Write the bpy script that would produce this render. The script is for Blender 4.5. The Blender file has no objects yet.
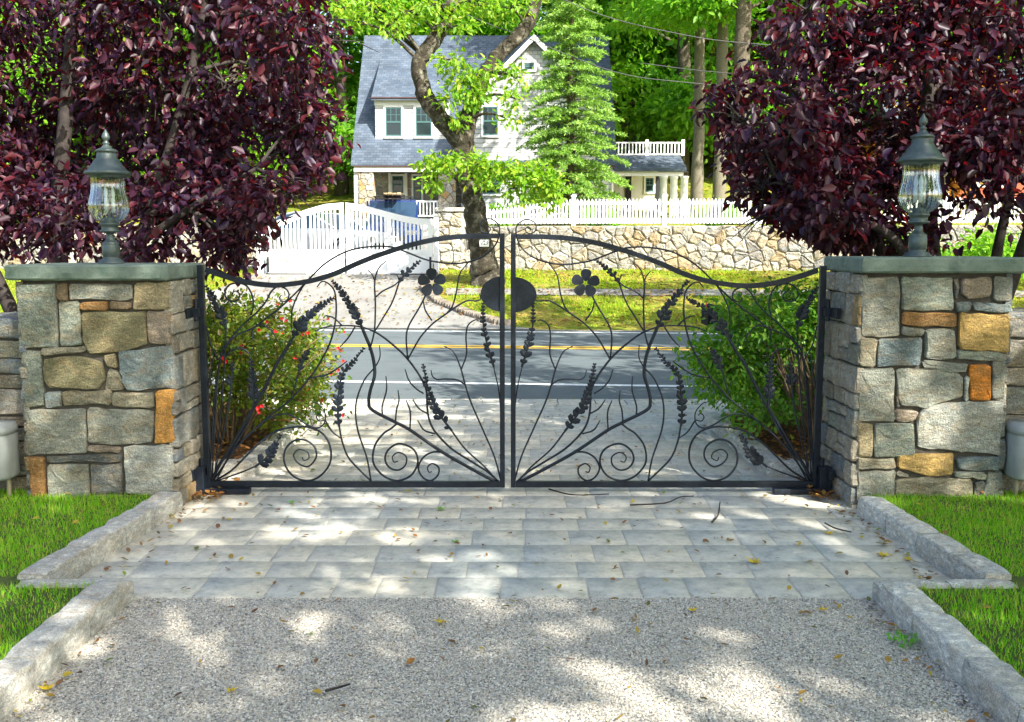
import bpy, bmesh, math, random
import numpy as np
from mathutils import Vector, noise as mnoise
random.seed(7); RNG = np.random.default_rng(11)
S = bpy.context.scene
COL = S.collection
PI = math.pi
# ------------------------------------------------------------------ camera model
FPX, H, PITCH = 995.0, 1.7, math.radians(6.6)
CP, SP = math.cos(PITCH), math.sin(PITCH)
def PX(px, py, Y):
    """photo pixel -> point at depth Y"""
    a = (px-512)/FPX; b = (361-py)/FPX
    d = Vector((a, CP+b*SP, -SP+b*CP))
    t = Y/d.y
    return Vector((d.x*t, Y, H+d.z*t))
def PZ(px, py, z=0.0):
    a = (px-512)/FPX; b = (361-py)/FPX
    d = Vector((a, CP+b*SP, -SP+b*CP))
    t = (z-H)/d.z
    return Vector((d.x*t, d.y*t, z))
# ------------------------------------------------------------------ materials
MATS = {}
def new_mat(name):
    m = bpy.data.materials.new(name); m.use_nodes = True
    nt = m.node_tree; b = nt.nodes['Principled BSDF']
    MATS[name] = m
    return m, nt, b
def N(nt, t, **kw):
    n = nt.nodes.new(t)
    for k, v in kw.items():
        if k in n.inputs.keys(): n.inputs[k].default_value = v
        else: setattr(n, k, v)
    return n
def ramp(nt, stops, fac=None):
    r = nt.nodes.new('ShaderNodeValToRGB')
    cr = r.color_ramp
    while len(cr.elements) < len(stops): cr.elements.new(0.5)
    for e, (p, c) in zip(cr.elements, stops):
        e.position = p; e.color = (c[0], c[1], c[2], 1)
    if fac is not None: nt.links.new(fac, r.inputs[0])
    return r
def noisy(name, c1, c2, scale=5, rough=0.8, bump=0.3, bscale=None, detail=6, c3=None, metallic=0, dist=0.02, coords='Object', spec=0.3):
    m, nt, b = new_mat(name)
    tc = nt.nodes.new('ShaderNodeTexCoord')
    n = N(nt, 'ShaderNodeTexNoise', Scale=scale, Detail=detail, Roughness=0.6)
    nt.links.new(tc.outputs[coords], n.inputs['Vector'])
    st = [(0.3, c1), (0.7, c2)] if c3 is None else [(0.25, c1), (0.5, c2), (0.75, c3)]
    r = ramp(nt, st, n.outputs['Fac'])
    nt.links.new(r.outputs[0], b.inputs['Base Color'])
    b.inputs['Roughness'].default_value = rough; b.inputs['Metallic'].default_value = metallic
    b.inputs['Specular IOR Level'].default_value = spec
    if bump:
        n2 = N(nt, 'ShaderNodeTexNoise', Scale=bscale or scale*6, Detail=8, Roughness=0.65)
        nt.links.new(tc.outputs[coords], n2.inputs['Vector'])
        bp = N(nt, 'ShaderNodeBump', Strength=bump, Distance=dist)
        nt.links.new(n2.outputs['Fac'], bp.inputs['Height'])
        nt.links.new(bp.outputs[0], b.inputs['Normal'])
    return m
def leafmat(name, cols, trans=0.35, rough=0.5, spec=0.4, tcol=None):
    """cols: list of colours picked at random per leaf"""
    m, nt, b = new_mat(name)
    g = nt.nodes.new('ShaderNodeNewGeometry')
    r = nt.nodes.new('ShaderNodeValToRGB'); cr = r.color_ramp
    while len(cr.elements) < len(cols): cr.elements.new(0.5)
    for i, (e, c) in enumerate(zip(cr.elements, cols)):
        e.position = i/max(1, len(cols)-1); e.color = (*c, 1)
    nt.links.new(g.outputs['Random Per Island'], r.inputs[0])
    nt.links.new(r.outputs[0], b.inputs['Base Color'])
    b.inputs['Roughness'].default_value = rough
    b.inputs['Specular IOR Level'].default_value = spec
    tr = nt.nodes.new('ShaderNodeBsdfTranslucent')
    mul = N(nt, 'ShaderNodeMixRGB', blend_type='MULTIPLY'); mul.inputs[0].default_value = 1
    nt.links.new(r.outputs[0], mul.inputs[1]); mul.inputs[2].default_value = (*(tcol or (1.6, 1.7, 0.7)), 1)
    nt.links.new(mul.outputs[0], tr.inputs['Color'])
    mx = nt.nodes.new('ShaderNodeMixShader'); mx.inputs[0].default_value = trans
    nt.links.new(b.outputs[0], mx.inputs[1]); nt.links.new(tr.outputs[0], mx.inputs[2])
    nt.links.new(mx.outputs[0], nt.nodes['Material Output'].inputs['Surface'])
    return m
def stonemat(name, rough=0.85, bump=0.8, scale=14, vein=True):
    m, nt, b = new_mat(name)
    at = nt.nodes.new('ShaderNodeAttribute'); at.attribute_name = 'Col'
    tc = nt.nodes.new('ShaderNodeTexCoord')
    n = N(nt, 'ShaderNodeTexNoise', Scale=scale, Detail=10, Roughness=0.7)
    n3 = N(nt, 'ShaderNodeTexNoise', Scale=scale*7, Detail=4, Roughness=0.7)
    n4 = N(nt, 'ShaderNodeTexNoise', Scale=scale*0.45, Detail=5, Roughness=0.6, Distortion=0.8)
    mp = N(nt, 'ShaderNodeMapping'); mp.inputs['Rotation'].default_value = (0.2, 0.35, 0.1); mp.inputs['Scale'].default_value = (1, 1, 2.4)
    nt.links.new(tc.outputs['Object'], mp.inputs['Vector'])
    for q in (n, n4): nt.links.new(mp.outputs[0], q.inputs['Vector'])
    nt.links.new(tc.outputs['Object'], n3.inputs['Vector'])
    r = ramp(nt, [(0.25, (0.34, 0.35, 0.37)), (0.42, (0.75, 0.76, 0.76)), (0.55, (1.0, 1.0, 0.98)), (0.72, (1.75, 1.70, 1.55))], n.outputs['Fac'])
    m1 = N(nt, 'ShaderNodeMixRGB', blend_type='MULTIPLY'); m1.inputs[0].default_value = 1
    nt.links.new(at.outputs['Color'], m1.inputs[1]); nt.links.new(r.outputs[0], m1.inputs[2])
    r4 = ramp(nt, [(0.45, (0, 0, 0)), (0.62, (1, 1, 1))], n4.outputs['Fac'])
    f4 = N(nt, 'ShaderNodeMath', operation='MULTIPLY'); f4.inputs[1].default_value = 0.32
    nt.links.new(r4.outputs[0], f4.inputs[0])
    m3 = N(nt, 'ShaderNodeMixRGB', blend_type='MIX'); m3.inputs[2].default_value = (0.36, 0.25, 0.12, 1)
    nt.links.new(f4.outputs[0], m3.inputs[0]); nt.links.new(m1.outputs[0], m3.inputs[1])
    r2 = ramp(nt, [(0.35, (0.62, 0.62, 0.62)), (0.65, (1.3, 1.3, 1.3))], n3.outputs['Fac'])
    m2 = N(nt, 'ShaderNodeMixRGB', blend_type='MULTIPLY'); m2.inputs[0].default_value = 1
    nt.links.new(m3.outputs[0], m2.inputs[1]); nt.links.new(r2.outputs[0], m2.inputs[2])
    nt.links.new(m2.outputs[0], b.inputs['Base Color'])
    b.inputs['Roughness'].default_value = rough; b.inputs['Specular IOR Level'].default_value = 0.25
    ad = N(nt, 'ShaderNodeMath', operation='ADD'); 
    nt.links.new(n.outputs['Fac'], ad.inputs[0]); nt.links.new(n3.outputs['Fac'], ad.inputs[1])
    bp = N(nt, 'ShaderNodeBump', Strength=bump, Distance=0.03)
    nt.links.new(ad.outputs[0], bp.inputs['Height']); nt.links.new(bp.outputs[0], b.inputs['Normal'])
    return m
def flat(name, c, rough=0.6, metallic=0, spec=0.4):
    m, nt, b = new_mat(name)
    b.inputs['Base Color'].default_value = (*c, 1); b.inputs['Roughness'].default_value = rough
    b.inputs['Metallic'].default_value = metallic; b.inputs['Specular IOR Level'].default_value = spec
    return m
# ------------------------------------------------------------------ mesh helpers
class MB:
    def __init__(s): s.v = []; s.f = []; s.c = []; s.smooth = False
    def add(s, vs, fs, col=(1, 1, 1)):
        o = len(s.v); s.v += [tuple(v) for v in vs]; s.f += [tuple(i+o for i in f) for f in fs]; s.c += [col]*len(vs)
        return s
    def box(s, x0, x1, y0, y1, z0, z1, col=(1, 1, 1)):
        return s.add([(x0,y0,z0),(x1,y0,z0),(x1,y1,z0),(x0,y1,z0),(x0,y0,z1),(x1,y0,z1),(x1,y1,z1),(x0,y1,z1)],
              [(3,2,1,0),(4,5,6,7),(0,1,5,4),(1,2,6,5),(2,3,7,6),(3,0,4,7)], col)
    def prism(s, pts, ext, col=(1, 1, 1)):
        """pts: planar loop of 3D points; ext: extrusion vector"""
        n = len(pts); e = Vector(ext)
        a = [Vector(p) for p in pts]; b = [p+e for p in a]
        return s.add(a+b, [tuple(range(n))[::-1], tuple(range(n, 2*n))]+[(i, (i+1) % n, n+(i+1) % n, n+i) for i in range(n)], col)
    def tube(s, pts, rad, n=6, col=(1, 1, 1), cap=True):
        pts = [Vector(p) for p in pts]; m = len(pts)
        if not hasattr(rad, '__len__'): rad = [rad]*m
        vs = []; fs = []; up = Vector((0, 0, 1))
        prev = None
        for i, p in enumerate(pts):
            t = (pts[min(i+1, m-1)]-pts[max(i-1, 0)])
            if t.length < 1e-9: t = Vector((0, 0, 1))
            t.normalize()
            if prev is None:
                a = t.cross(Vector((0, 1, 0)) if abs(t.y) < 0.9 else Vector((1, 0, 0)))
            else: a = prev - t*prev.dot(t)
            if a.length < 1e-6: a = t.cross(Vector((1, 0, 0)))
            a.normalize(); prev = a; b = t.cross(a)
            for k in range(n):
                an = 2*PI*k/n
                vs.append(p+(a*math.cos(an)+b*math.sin(an))*rad[i])
        for i in range(m-1):
            for k in range(n):
                fs.append((i*n+k, i*n+(k+1) % n, (i+1)*n+(k+1) % n, (i+1)*n+k))
        if cap: fs += [tuple(range(n))[::-1], tuple(range((m-1)*n, m*n))]
        return s.add(vs, fs, col)
    def lathe(s, prof, c, n=24, col=(1, 1, 1), flute=None):
        """prof: (r, z)"""
        vs = []; fs = []; m = len(prof)
        for i, (r, z) in enumerate(prof):
            for k in range(n):
                an = 2*PI*k/n
                rr = r*(1+(flute[0]*math.cos(flute[1]*an) if flute else 0))
                vs.append((c[0]+rr*math.cos(an), c[1]+rr*math.sin(an), c[2]+z))
        for i in range(m-1):
            for k in range(n): fs.append((i*n+k, i*n+(k+1) % n, (i+1)*n+(k+1) % n, (i+1)*n+k))
        return s.add(vs, fs, col)
    def build(s, name, mat, parent=None, smooth=False, bevel=0, solid=False):
        me = bpy.data.meshes.new(name); me.from_pydata(s.v, [], s.f)
        at = me.color_attributes.new('Col', 'FLOAT_COLOR', 'POINT')
        at.data.foreach_set('color', np.array([(*c, 1) for c in s.c], dtype=np.float32).ravel())
        me.materials.append(MATS[mat] if isinstance(mat, str) else mat)
        if smooth: me.polygons.foreach_set('use_smooth', [True]*len(me.polygons))
        me.update()
        o = bpy.data.objects.new(name, me); COL.objects.link(o)
        if parent is not None: setpar(o, parent)
        if bevel:
            b = o.modifiers.new('b', 'BEVEL'); b.width = bevel; b.segments = 2; b.limit_method = 'ANGLE'
        return o
def setpar(o, p):
    """geometry is written in world space: keep it there under a thing's empty"""
    off = Vector(p['_org']) if '_org' in p else Vector((0, 0, 0))
    rz = p.get('_rz', 0.0)
    if o.type == 'MESH' and '_local' not in o:
        from mathutils import Matrix
        if rz: o.data.transform(Matrix.Translation(-off)); o.data.transform(Matrix.Rotation(-rz, 4, 'Z'))
        else: o.data.transform(Matrix.Translation(-off))
    o['_org'] = tuple(off); o['_rz'] = rz
    o.parent = p
ALL_ORG = []
def thing(name, label, cat, loc=(0, 0, 0), group=None):
    o = bpy.data.objects.new(name, None); COL.objects.link(o); o.location = loc
    o.empty_display_size = 0.2
    o['_org'] = tuple(loc)
    tag(o, label, cat, group); return o
def tag(o, label, cat, group=None, kind=None):
    if label: o['label'] = label
    if cat: o['category'] = cat
    if group: o['group'] = group
    if kind: o['kind'] = kind
    return o
def struct(o, label=None, cat=None):
    o['kind'] = 'structure'
    if label: o['label'] = label
    if cat: o['category'] = cat
    return o
def npmesh(name, V, F, mat, parent=None, smooth=False, col=None):
    me = bpy.data.meshes.new(name)
    V = np.asarray(V, dtype=np.float32)
    if parent is not None and '_org' in parent: V = V-np.array(tuple(parent['_org']), dtype=np.float32)
    F = np.asarray(F, dtype=np.int32); k = F.shape[1]
    me.vertices.add(len(V)); me.vertices.foreach_set('co', V.ravel())
    me.loops.add(F.size); me.loops.foreach_set('vertex_index', F.ravel())
    me.polygons.add(len(F)); me.polygons.foreach_set('loop_start', np.arange(0, F.size, k, dtype=np.int32))
    me.polygons.foreach_set('loop_total', np.full(len(F), k, dtype=np.int32))
    if smooth: me.polygons.foreach_set('use_smooth', np.ones(len(F), dtype=bool))
    me.materials.append(MATS[mat]); me.update(calc_edges=True)
    if col is not None:
        at = me.color_attributes.new('Col', 'FLOAT_COLOR', 'POINT')
        at.data.foreach_set('color', np.hstack([col, np.ones((len(col), 1))]).astype(np.float32).ravel())
    o = bpy.data.objects.new(name, me); COL.objects.link(o)
    if parent is not None: o.parent = parent; o['_org'] = tuple(parent['_org'])
    return o
def norm(a): return a/np.maximum(np.linalg.norm(a, axis=1, keepdims=True), 1e-9)
def leafgeo(P, D, Nn, L, W, fold=0.18, droop=0.12):
    D = norm(D); Sd = norm(np.cross(D, Nn)); Nn = np.cross(Sd, D)
    L = L[:, None]; W = W[:, None]
    v0 = P; v3 = P+D*L-Nn*L*droop
    up = Nn*W*fold
    v1 = P+D*L*.33-Sd*W*.5+up; v2 = P+D*L*.70-Sd*W*.38+up-Nn*L*droop*.4
    v5 = P+D*L*.33+Sd*W*.5+up; v4 = P+D*L*.70+Sd*W*.38+up-Nn*L*droop*.4
    n = len(P)
    V = np.stack([v0, v1, v2, v3, v4, v5], 1).reshape(-1, 3)
    b = (np.arange(n)*6)[:, None]
    F = np.concatenate([b+np.array([[0, 1, 2, 3]]), b+np.array([[0, 3, 4, 5]])], 0)
    return V, F
def catmull(pts, sub=6):
    P = [Vector(p) for p in pts]; P = [P[0]*2-P[1]]+P+[P[-1]*2-P[-2]]
    out = []
    for i in range(1, len(P)-2):
        a, b, c, d = P[i-1], P[i], P[i+1], P[i+2]
        for k in range(sub):
            t = k/sub
            out.append(0.5*((2*b)+(c-a)*t+(2*a-5*b+4*c-d)*t*t+(3*b-a-3*c+d)*t**3))
    out.append(P[-2]); return out
def ellipsoid_pts(n, c, r, rng, shell=0.55):
    d = norm(rng.normal(size=(n, 3))); q = shell+(1-shell)*rng.random((n, 1))
    q = np.where(rng.random((n, 1)) < .25, rng.random((n, 1)), q)
    return np.array(c)+d*q*np.array(r)
def make_tree(name, label, cat, base, trunks, clusters, lmat, bark, lsize, group=None, nclump=12, nleaf=60, csig=0.35,
              droop=0.3, aspect=0.5, twig=0.02, seed=1, vary=0.35, crown='crown', limb=0.05, outw=0.5, flatten=0.6, trunkname='trunk', keep=None):
    rng = np.random.default_rng(seed)
    root = thing(name, label, cat, base, group)
    mb = MB(); tpts = []
    for path, rads in trunks:
        pp = catmull(path, 5); n = len(pp)
        rr = [float(np.interp(i/(n-1)*(len(rads)-1), range(len(rads)), rads)) for i in range(n)]
        for i, p in enumerate(pp):
            if 0 < i: pp[i] = p+Vector(((rng.random()-.5), (rng.random()-.5), 0))*rr[i]*.25
        rr = [r*(1+.12*(rng.random()-.5)) for r in rr]
        mb.tube(pp, rr, n=10); tpts += list(zip(pp, rr))
    mb.build(trunkname, bark, root, smooth=True)
    bb = MB(); Ps = []; Ds = []
    for cl in clusters:
        c, r = Vector(cl[0]), cl[1]; nc = int(cl[2] if len(cl) > 2 else nclump)
        tp, tr = min(tpts, key=lambda q: (q[0]-c).length+(0.6*max(0, q[0].z-c.z)))
        mid = tp.lerp(c, .5)+Vector((0, 0, 0.12*(c-tp).length))
        bb.tube(catmull([tp, mid, c], 4), [min(tr, limb)*(1-.08*i) for i in range(9)], n=6)
        cs = ellipsoid_pts(nc, c, r, rng)
        for k in range(nc):
            q = Vector(cs[k])
            s = c.lerp(mid, rng.random()*.6)
            bb.tube([s, s.lerp(q, .5)+Vector((0, 0, .1*(q-s).length)), q], [twig*1.5, twig, twig*.4], n=4, cap=False)
            nl = int(nleaf*(.6+.8*rng.random()))
            p = rng.normal(size=(nl, 3))*csig*np.array([1, 1, flatten])+cs[k]
            Ps.append(p); Ds.append(norm(p-cs[k])*outw+rng.normal(size=(nl, 3))*.6+np.array([0, 0, -droop])+norm(np.tile(cs[k]-np.array(c), (nl, 1)))*.3)
    bb.build('branches', bark, root, smooth=True)
    P = np.concatenate(Ps); D = np.concatenate(Ds)
    if keep is not None: kk = keep(P, rng); P, D = P[kk], D[kk]
    n = len(P)
    L = lsize*(1+vary*(rng.random(n)*2-1))
    nn = rng.normal(size=(n, 3))*.7+np.array([0, 0, 1.0])
    V, F = leafgeo(P, D, nn, L, L*aspect)
    npmesh(crown, V, F, lmat, root)
    return root
def copy_tree(o, parent=None):
    c = o.copy(); COL.objects.link(c); c.parent = parent
    for ch in o.children: copy_tree(ch, c)
    return c
# ---- masonry
def rock(mb, poly, O, U, Vv, Nn, col, depth=0.05, proud=0.012, jit=0.004, rough=0.006, inset=0.007, seglen=0.06):
    """poly: 2D loop (u,v) on plane O+uU+vV, N points outwards"""
    pts = []
    n = len(poly)
    cx = sum(p[0] for p in poly)/n; cy = sum(p[1] for p in poly)/n
    ar = sum(poly[i][0]*poly[(i+1) % n][1]-poly[(i+1) % n][0]*poly[i][1] for i in range(n))
    if ar < 0: poly = poly[::-1]
    # chamfer the corners, split the edges, jitter
    for i in range(n):
        a = Vector(poly[i]); b = Vector(poly[(i+1) % n]); L = (b-a).length
        k = max(1, int(L/seglen)); c0 = min(.35*L, .012)/max(L, 1e-6)
        ts = [c0]+[j/k for j in range(1, k)]+[1-c0]
        for t in ts:
            q = a.lerp(b, t); pts.append((q.x+random.uniform(-jit, jit), q.y+random.uniform(-jit, jit)))
    m = len(pts); size = min(max(p[0] for p in pts)-min(p[0] for p in pts), max(p[1] for p in pts)-min(p[1] for p in pts))
    ins = min(inset, size*.2)
    def ring(sc_in, h, rr):
        out = []
        for (x, y) in pts:
            dx, dy = cx-x, cy-y; d = math.hypot(dx, dy) or 1
            f = sc_in/d if sc_in < 1e8 else 0
            f = min(f, .8)
            out.append(O+U*(x+dx*f)+Vv*(y+dy*f)+Nn*(h+random.uniform(-rr, rr)))
        return out
    pr = proud+random.uniform(-.006, .006)
    sd = random.uniform(0, 50)
    def crag(L_):
        return [p+Nn*rough*(2.2*mnoise.noise(p*7+Vector((sd, 0, 0)))+1.3*mnoise.noise(p*23)) for p in L_]
    R0 = ring(0, -depth, 0); R1 = ring(0, pr-ins*.9, rough*.3); R2 = ring(ins, pr, rough*.5); R2 = crag(R2); R25 = crag(ring(max(ins*1.5, size*.12), pr+.002, rough*.3)); R3 = crag(ring(size*.27, pr+.002, rough*.3))
    c = O+U*cx+Vv*cy+Nn*(pr+.002+random.uniform(-.3, .5)*rough*.5)
    fs = []
    c = crag([c])[0]
    for r in range(4):
        for i in range(m): fs.append((r*m+i, r*m+(i+1) % m, (r+1)*m+(i+1) % m, (r+1)*m+i))
    for i in range(m): fs.append((4*m+i, 4*m+(i+1) % m, 5*m))
    mb.add(R0+R1+R2+R25+R3+[c], fs, col)
STONES = [(.27,.28,.25),(.22,.24,.23),(.30,.29,.26),(.19,.22,.24),(.24,.25,.21),(.33,.30,.25),(.26,.24,.20),(.21,.24,.26),(.28,.25,.18),(.34,.24,.12),(.25,.27,.26),(.29,.30,.28)]
def ashlar(u0, u1, v0, v1, hmin=.07, hmax=.22, wmin=.12, wmax=.34, gap=.010):
    out = []; v = v0
    while v < v1-1e-4:
        h = random.uniform(hmin, hmax)
        if v1-(v+h) < hmin: h = v1-v
        u = u0
        while u < u1-1e-4:
            w = random.uniform(wmin, wmax)
            if u1-(u+w) < wmin: w = u1-u
            g = gap/2; j = lambda: random.uniform(-.006, .006)
            if h > .15 and random.random() < .35:
                m = v+h*random.uniform(.35, .65)
                for a, b in ((v, m), (m, v+h)):
                    out.append([(u+g+j(), a+g+j()), (u+w-g+j(), a+g+j()), (u+w-g+j(), b-g+j()), (u+g+j(), b-g+j())])
            else:
                out.append([(u+g+j(), v+g+j()), (u+w-g+j(), v+g+j()), (u+w-g+j(), v+h-g+j()), (u+g+j(), v+h-g+j())])
            u += w
        v += h
    return out
def voronoi(u0, u1, v0, v1, su, sv, gap=.012, jitter=.42):
    cells = []; nu = max(1, round((u1-u0)/su)); nv = max(1, round((v1-v0)/sv))
    du = (u1-u0)/nu; dv = (v1-v0)/nv
    pt = {}
    for i in range(-1, nu+1):
        for j in range(-1, nv+1):
            pt[i, j] = (u0+(i+.5+(.5 if j % 2 else 0)*.7+random.uniform(-jitter, jitter))*du, v0+(j+.5+random.uniform(-jitter, jitter))*dv)
    for (i, j), p in pt.items():
        poly = [(u0, v0), (u1, v0), (u1, v1), (u0, v1)]
        for a in range(i-2, i+3):
            for b in range(j-2, j+3):
                if (a, b) == (i, j) or (a, b) not in pt: continue
                q = pt[a, b]; nx, ny = q[0]-p[0], q[1]-p[1]; L = math.hypot(nx, ny)
                if L < 1e-6: continue
                nx /= L; ny /= L; dd = L/2-gap/2
                new = []
                for k in range(len(poly)):
                    A = poly[k]; B = poly[(k+1) % len(poly)]
                    da = (A[0]-p[0])*nx+(A[1]-p[1])*ny-dd; db = (B[0]-p[0])*nx+(B[1]-p[1])*ny-dd
                    if da <= 0: new.append(A)
                    if da*db < 0:
                        t = da/(da-db); new.append((A[0]+(B[0]-A[0])*t, A[1]+(B[1]-A[1])*t))
                poly = new
                if len(poly) < 3: break
            if len(poly) < 3: break
        if len(poly) >= 3:
            ar = abs(sum(poly[k][0]*poly[(k+1) % len(poly)][1]-poly[(k+1) % len(poly)][0]*poly[k][1] for k in range(len(poly))))/2
            if ar > .003: cells.append(poly)
    return cells

def chaikin(poly, k=2, q=.2):
    for _ in range(k):
        out = []
        for i in range(len(poly)):
            a, b = poly[i], poly[(i+1) % len(poly)]
            out += [(a[0]+(b[0]-a[0])*q, a[1]+(b[1]-a[1])*q), (a[0]+(b[0]-a[0])*(1-q), a[1]+(b[1]-a[1])*(1-q))]
        poly = out
    return poly
SKYS, SUNS, EXPO = .125, 3.9, 1.80
# ================================================================== MATERIALS
noisy('iron', (.005, .008, .014), (.014, .020, .030), scale=30, rough=.42, bump=.5, bscale=60, dist=.003, metallic=.0, spec=.28)
stonemat('stone'); stonemat('fieldstone', scale=9)
stonemat('granite', scale=20, bump=.5)
noisy('mortar', (.05, .045, .035), (.10, .09, .075), scale=30, bump=.5)
noisy('capstone', (.06, .10, .08), (.15, .19, .155), scale=7, rough=.8, bump=.6, c3=(.10, .14, .115), dist=.01)
noisy('verdigris', (.045, .066, .066), (.10, .13, .125), scale=18, rough=.4, bump=.1, metallic=.35, dist=.002, spec=.5)
noisy('white', (.74, .76, .76), (.82, .82, .80), scale=3, rough=.5, bump=.05, dist=.003)
noisy('cream', (.66, .66, .60), (.74, .73, .68), scale=2, rough=.6, bump=.1, dist=.003)
noisy('utility', (.24, .26, .255), (.33, .35, .34), scale=6, rough=.45, bump=.08, dist=.002)
noisy('conduit', (.25, .22, .15), (.38, .33, .22), scale=10, rough=.6, bump=.1)
noisy('asphalt', (.066, .083, .090), (.112, .132, .138), scale=.9, rough=.85, bump=.5, bscale=160, dist=.006, c3=(.084, .102, .110), spec=.2)
noisy('driveway', (.17, .168, .155), (.27, .262, .24), scale=1.2, rough=.9, bump=.4, bscale=80, dist=.01)
noisy('road_paint_yellow', (.62, .36, .03), (.75, .46, .05), scale=14, rough=.7, bump=.2, dist=.003)
noisy('road_paint_white', (.60, .62, .62), (.78, .78, .76), scale=14, rough=.7, bump=.2, dist=.003)
noisy('mulch', (.035, .020, .010), (.13, .062, .022), scale=26, rough=.95, bump=1, c3=(.075, .045, .018), dist=.03)
noisy('soil', (.05, .09, .015), (.11, .13, .03), scale=20, rough=.95, bump=.8, dist=.02)
noisy('bark', (.030, .024, .016), (.12, .10, .07), scale=6, rough=.9, bump=1, bscale=18, c3=(.06, .05, .035), dist=.05)
noisy('palebark', (.05, .045, .028), (.17, .155, .11), scale=4, rough=.9, bump=.8, c3=(.14, .12, .08), dist=.03)
noisy('darkbark', (.018, .014, .013), (.055, .045, .040), scale=12, rough=.85, bump=.6, dist=.01)
noisy('twigbark', (.10, .07, .04), (.24, .17, .10), scale=20, rough=.9, bump=.3, dist=.004)
noisy('mortar_pale', (.12, .11, .09), (.22, .20, .17), scale=20, bump=.5)
noisy('tree_bright_bark', (.014, .012, .008), (.045, .038, .024), scale=5, rough=.95, bump=1, bscale=16, c3=(.26, .24, .19), dist=.06)
leafmat('plum_leaf', [(.011, .004, .010), (.030, .006, .016), (.020, .007, .030), (.080, .009, .014), (.036, .012, .034), (.013, .004, .013), (.10, .030, .036), (.018, .007, .028), (.028, .006, .016)], trans=.25, rough=.46, spec=.4, tcol=(3.6, .6, .6))
leafmat('lime_leaf', [(.10, .25, .014), (.17, .33, .020), (.25, .38, .022), (.13, .30, .018), (.34, .38, .03)], trans=.45, rough=.5)
leafmat('green_leaf', [(.08, .24, .018), (.13, .32, .022), (.18, .38, .026), (.10, .27, .018)], trans=.5)
leafmat('fresh_leaf', [(.12, .30, .018), (.19, .39, .024), (.27, .45, .03), (.14, .33, .02)], trans=.5)
leafmat('yellow_leaf', [(.14, .22, .016), (.24, .28, .02), (.10, .2, .02), (.36, .27, .02)], trans=.45)
leafmat('orange_leaf', [(.38, .11, .015), (.50, .22, .03), (.25, .10, .02), (.45, .30, .08)], trans=.4)
leafmat('spruce_needle', [(.12, .25, .05), (.21, .37, .07), (.33, .49, .10), (.09, .21, .045)], trans=.3, rough=.6)
leafmat('rose_leaf', [(.06, .14, .012), (.11, .21, .016), (.19, .27, .02), (.24, .24, .025), (.07, .13, .012), (.20, .13, .03)], trans=.4, rough=.4)
leafmat('shrub_leaf', [(.055, .18, .014), (.10, .26, .018), (.17, .34, .02), (.07, .21, .014), (.22, .33, .03)], trans=.35, rough=.4)
leafmat('grass_blade', [(.09, .30, .012), (.16, .42, .016), (.24, .52, .020), (.12, .36, .014), (.34, .54, .03), (.46, .44, .09), (.22, .50, .018), (.16, .46, .014), (.42, .30, .10)], trans=.35, rough=.6, spec=.2)
leafmat('verge_blade', [(.14, .28, .016), (.26, .40, .02), (.38, .44, .024), (.18, .34, .018), (.40, .36, .03)], trans=.35, rough=.7, spec=.2)
leafmat('litter', [(.36, .24, .03), (.26, .11, .025), (.16, .07, .025), (.42, .32, .03), (.22, .12, .05), (.09, .045, .025), (.20, .26, .04)], trans=.15, rough=.7)
leafmat('bed_litter', [(.30, .12, .025), (.16, .07, .022), (.36, .18, .03), (.09, .045, .02), (.22, .09, .02)], trans=.15, rough=.7)
leafmat('fallen_yellow', [(.55, .42, .02), (.62, .46, .03)], trans=.2, rough=.6)
leafmat('fallen_green', [(.12, .36, .03), (.16, .40, .05)], trans=.2, rough=.5)
leafmat('chips', [(.42, .39, .33), (.55, .51, .42), (.18, .165, .145), (.72, .68, .58), (.33, .305, .26), (.48, .40, .29), (.62, .58, .49), (.10, .092, .082)], trans=0, rough=.85)
leafmat('paver', [(.47, .45, .395), (.49, .465, .41), (.455, .44, .395), (.505, .475, .41), (.475, .455, .40)], trans=0, rough=.85, spec=.25)
flat('petal_red', (.62, .012, .018), .5)
flat('dark_inside', (.012, .013, .013), .7)
flat('dark_frame', (.05, .12, .12), .5)
flat('rubber', (.015, .015, .016), .8)
flat('car_white', (.50, .53, .56), .25, 0, .6)
flat('car_blue', (.008, .035, .16), .25, .2, .6)
flat('chrome', (.5, .5, .5), .25, .9)
flat('lumber', (.45, .30, .16), .8)
flat('sleeve', (.60, .66, .70), .4)
flat('number_ink', (.02, .02, .02), .6)
flat('brick_red', (.30, .07, .03), .8)
flat('cable', (.05, .05, .055), .6)
flat('mailbox_black', (.008, .009, .011), .8, 0, .15)
flat('redtrim', (.06, .022, .016), .6)
def glassmat(name, tint, gl, refl=(.9, .95, 1)):
    m, nt, b = new_mat(name)
    tr = N(nt, 'ShaderNodeBsdfTransparent'); tr.inputs[0].default_value = (*tint, 1)
    g = N(nt, 'ShaderNodeBsdfGlossy'); g.inputs['Roughness'].default_value = .06; g.inputs[0].default_value = (*refl, 1)
    lw = N(nt, 'ShaderNodeLayerWeight', Blend=.35)
    ad = N(nt, 'ShaderNodeMath', operation='MULTIPLY_ADD'); ad.inputs[1].default_value = .7; ad.inputs[2].default_value = gl
    nt.links.new(lw.outputs['Facing'], ad.inputs[0])
    mx = N(nt, 'ShaderNodeMixShader'); nt.links.new(ad.outputs[0], mx.inputs[0])
    nt.links.new(tr.outputs[0], mx.inputs[1]); nt.links.new(g.outputs[0], mx.inputs[2])
    nt.links.new(mx.outputs[0], nt.nodes['Material Output'].inputs['Surface'])
glassmat('lamp_glass', (.86, .90, .84), .10)
def winmat():
    m, nt, b = new_mat('window_glass')
    b.inputs['Base Color'].default_value = (.012, .022, .025, 1); b.inputs['Roughness'].default_value = .08
    b.inputs['Specular IOR Level'].default_value = .5
winmat()
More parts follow.
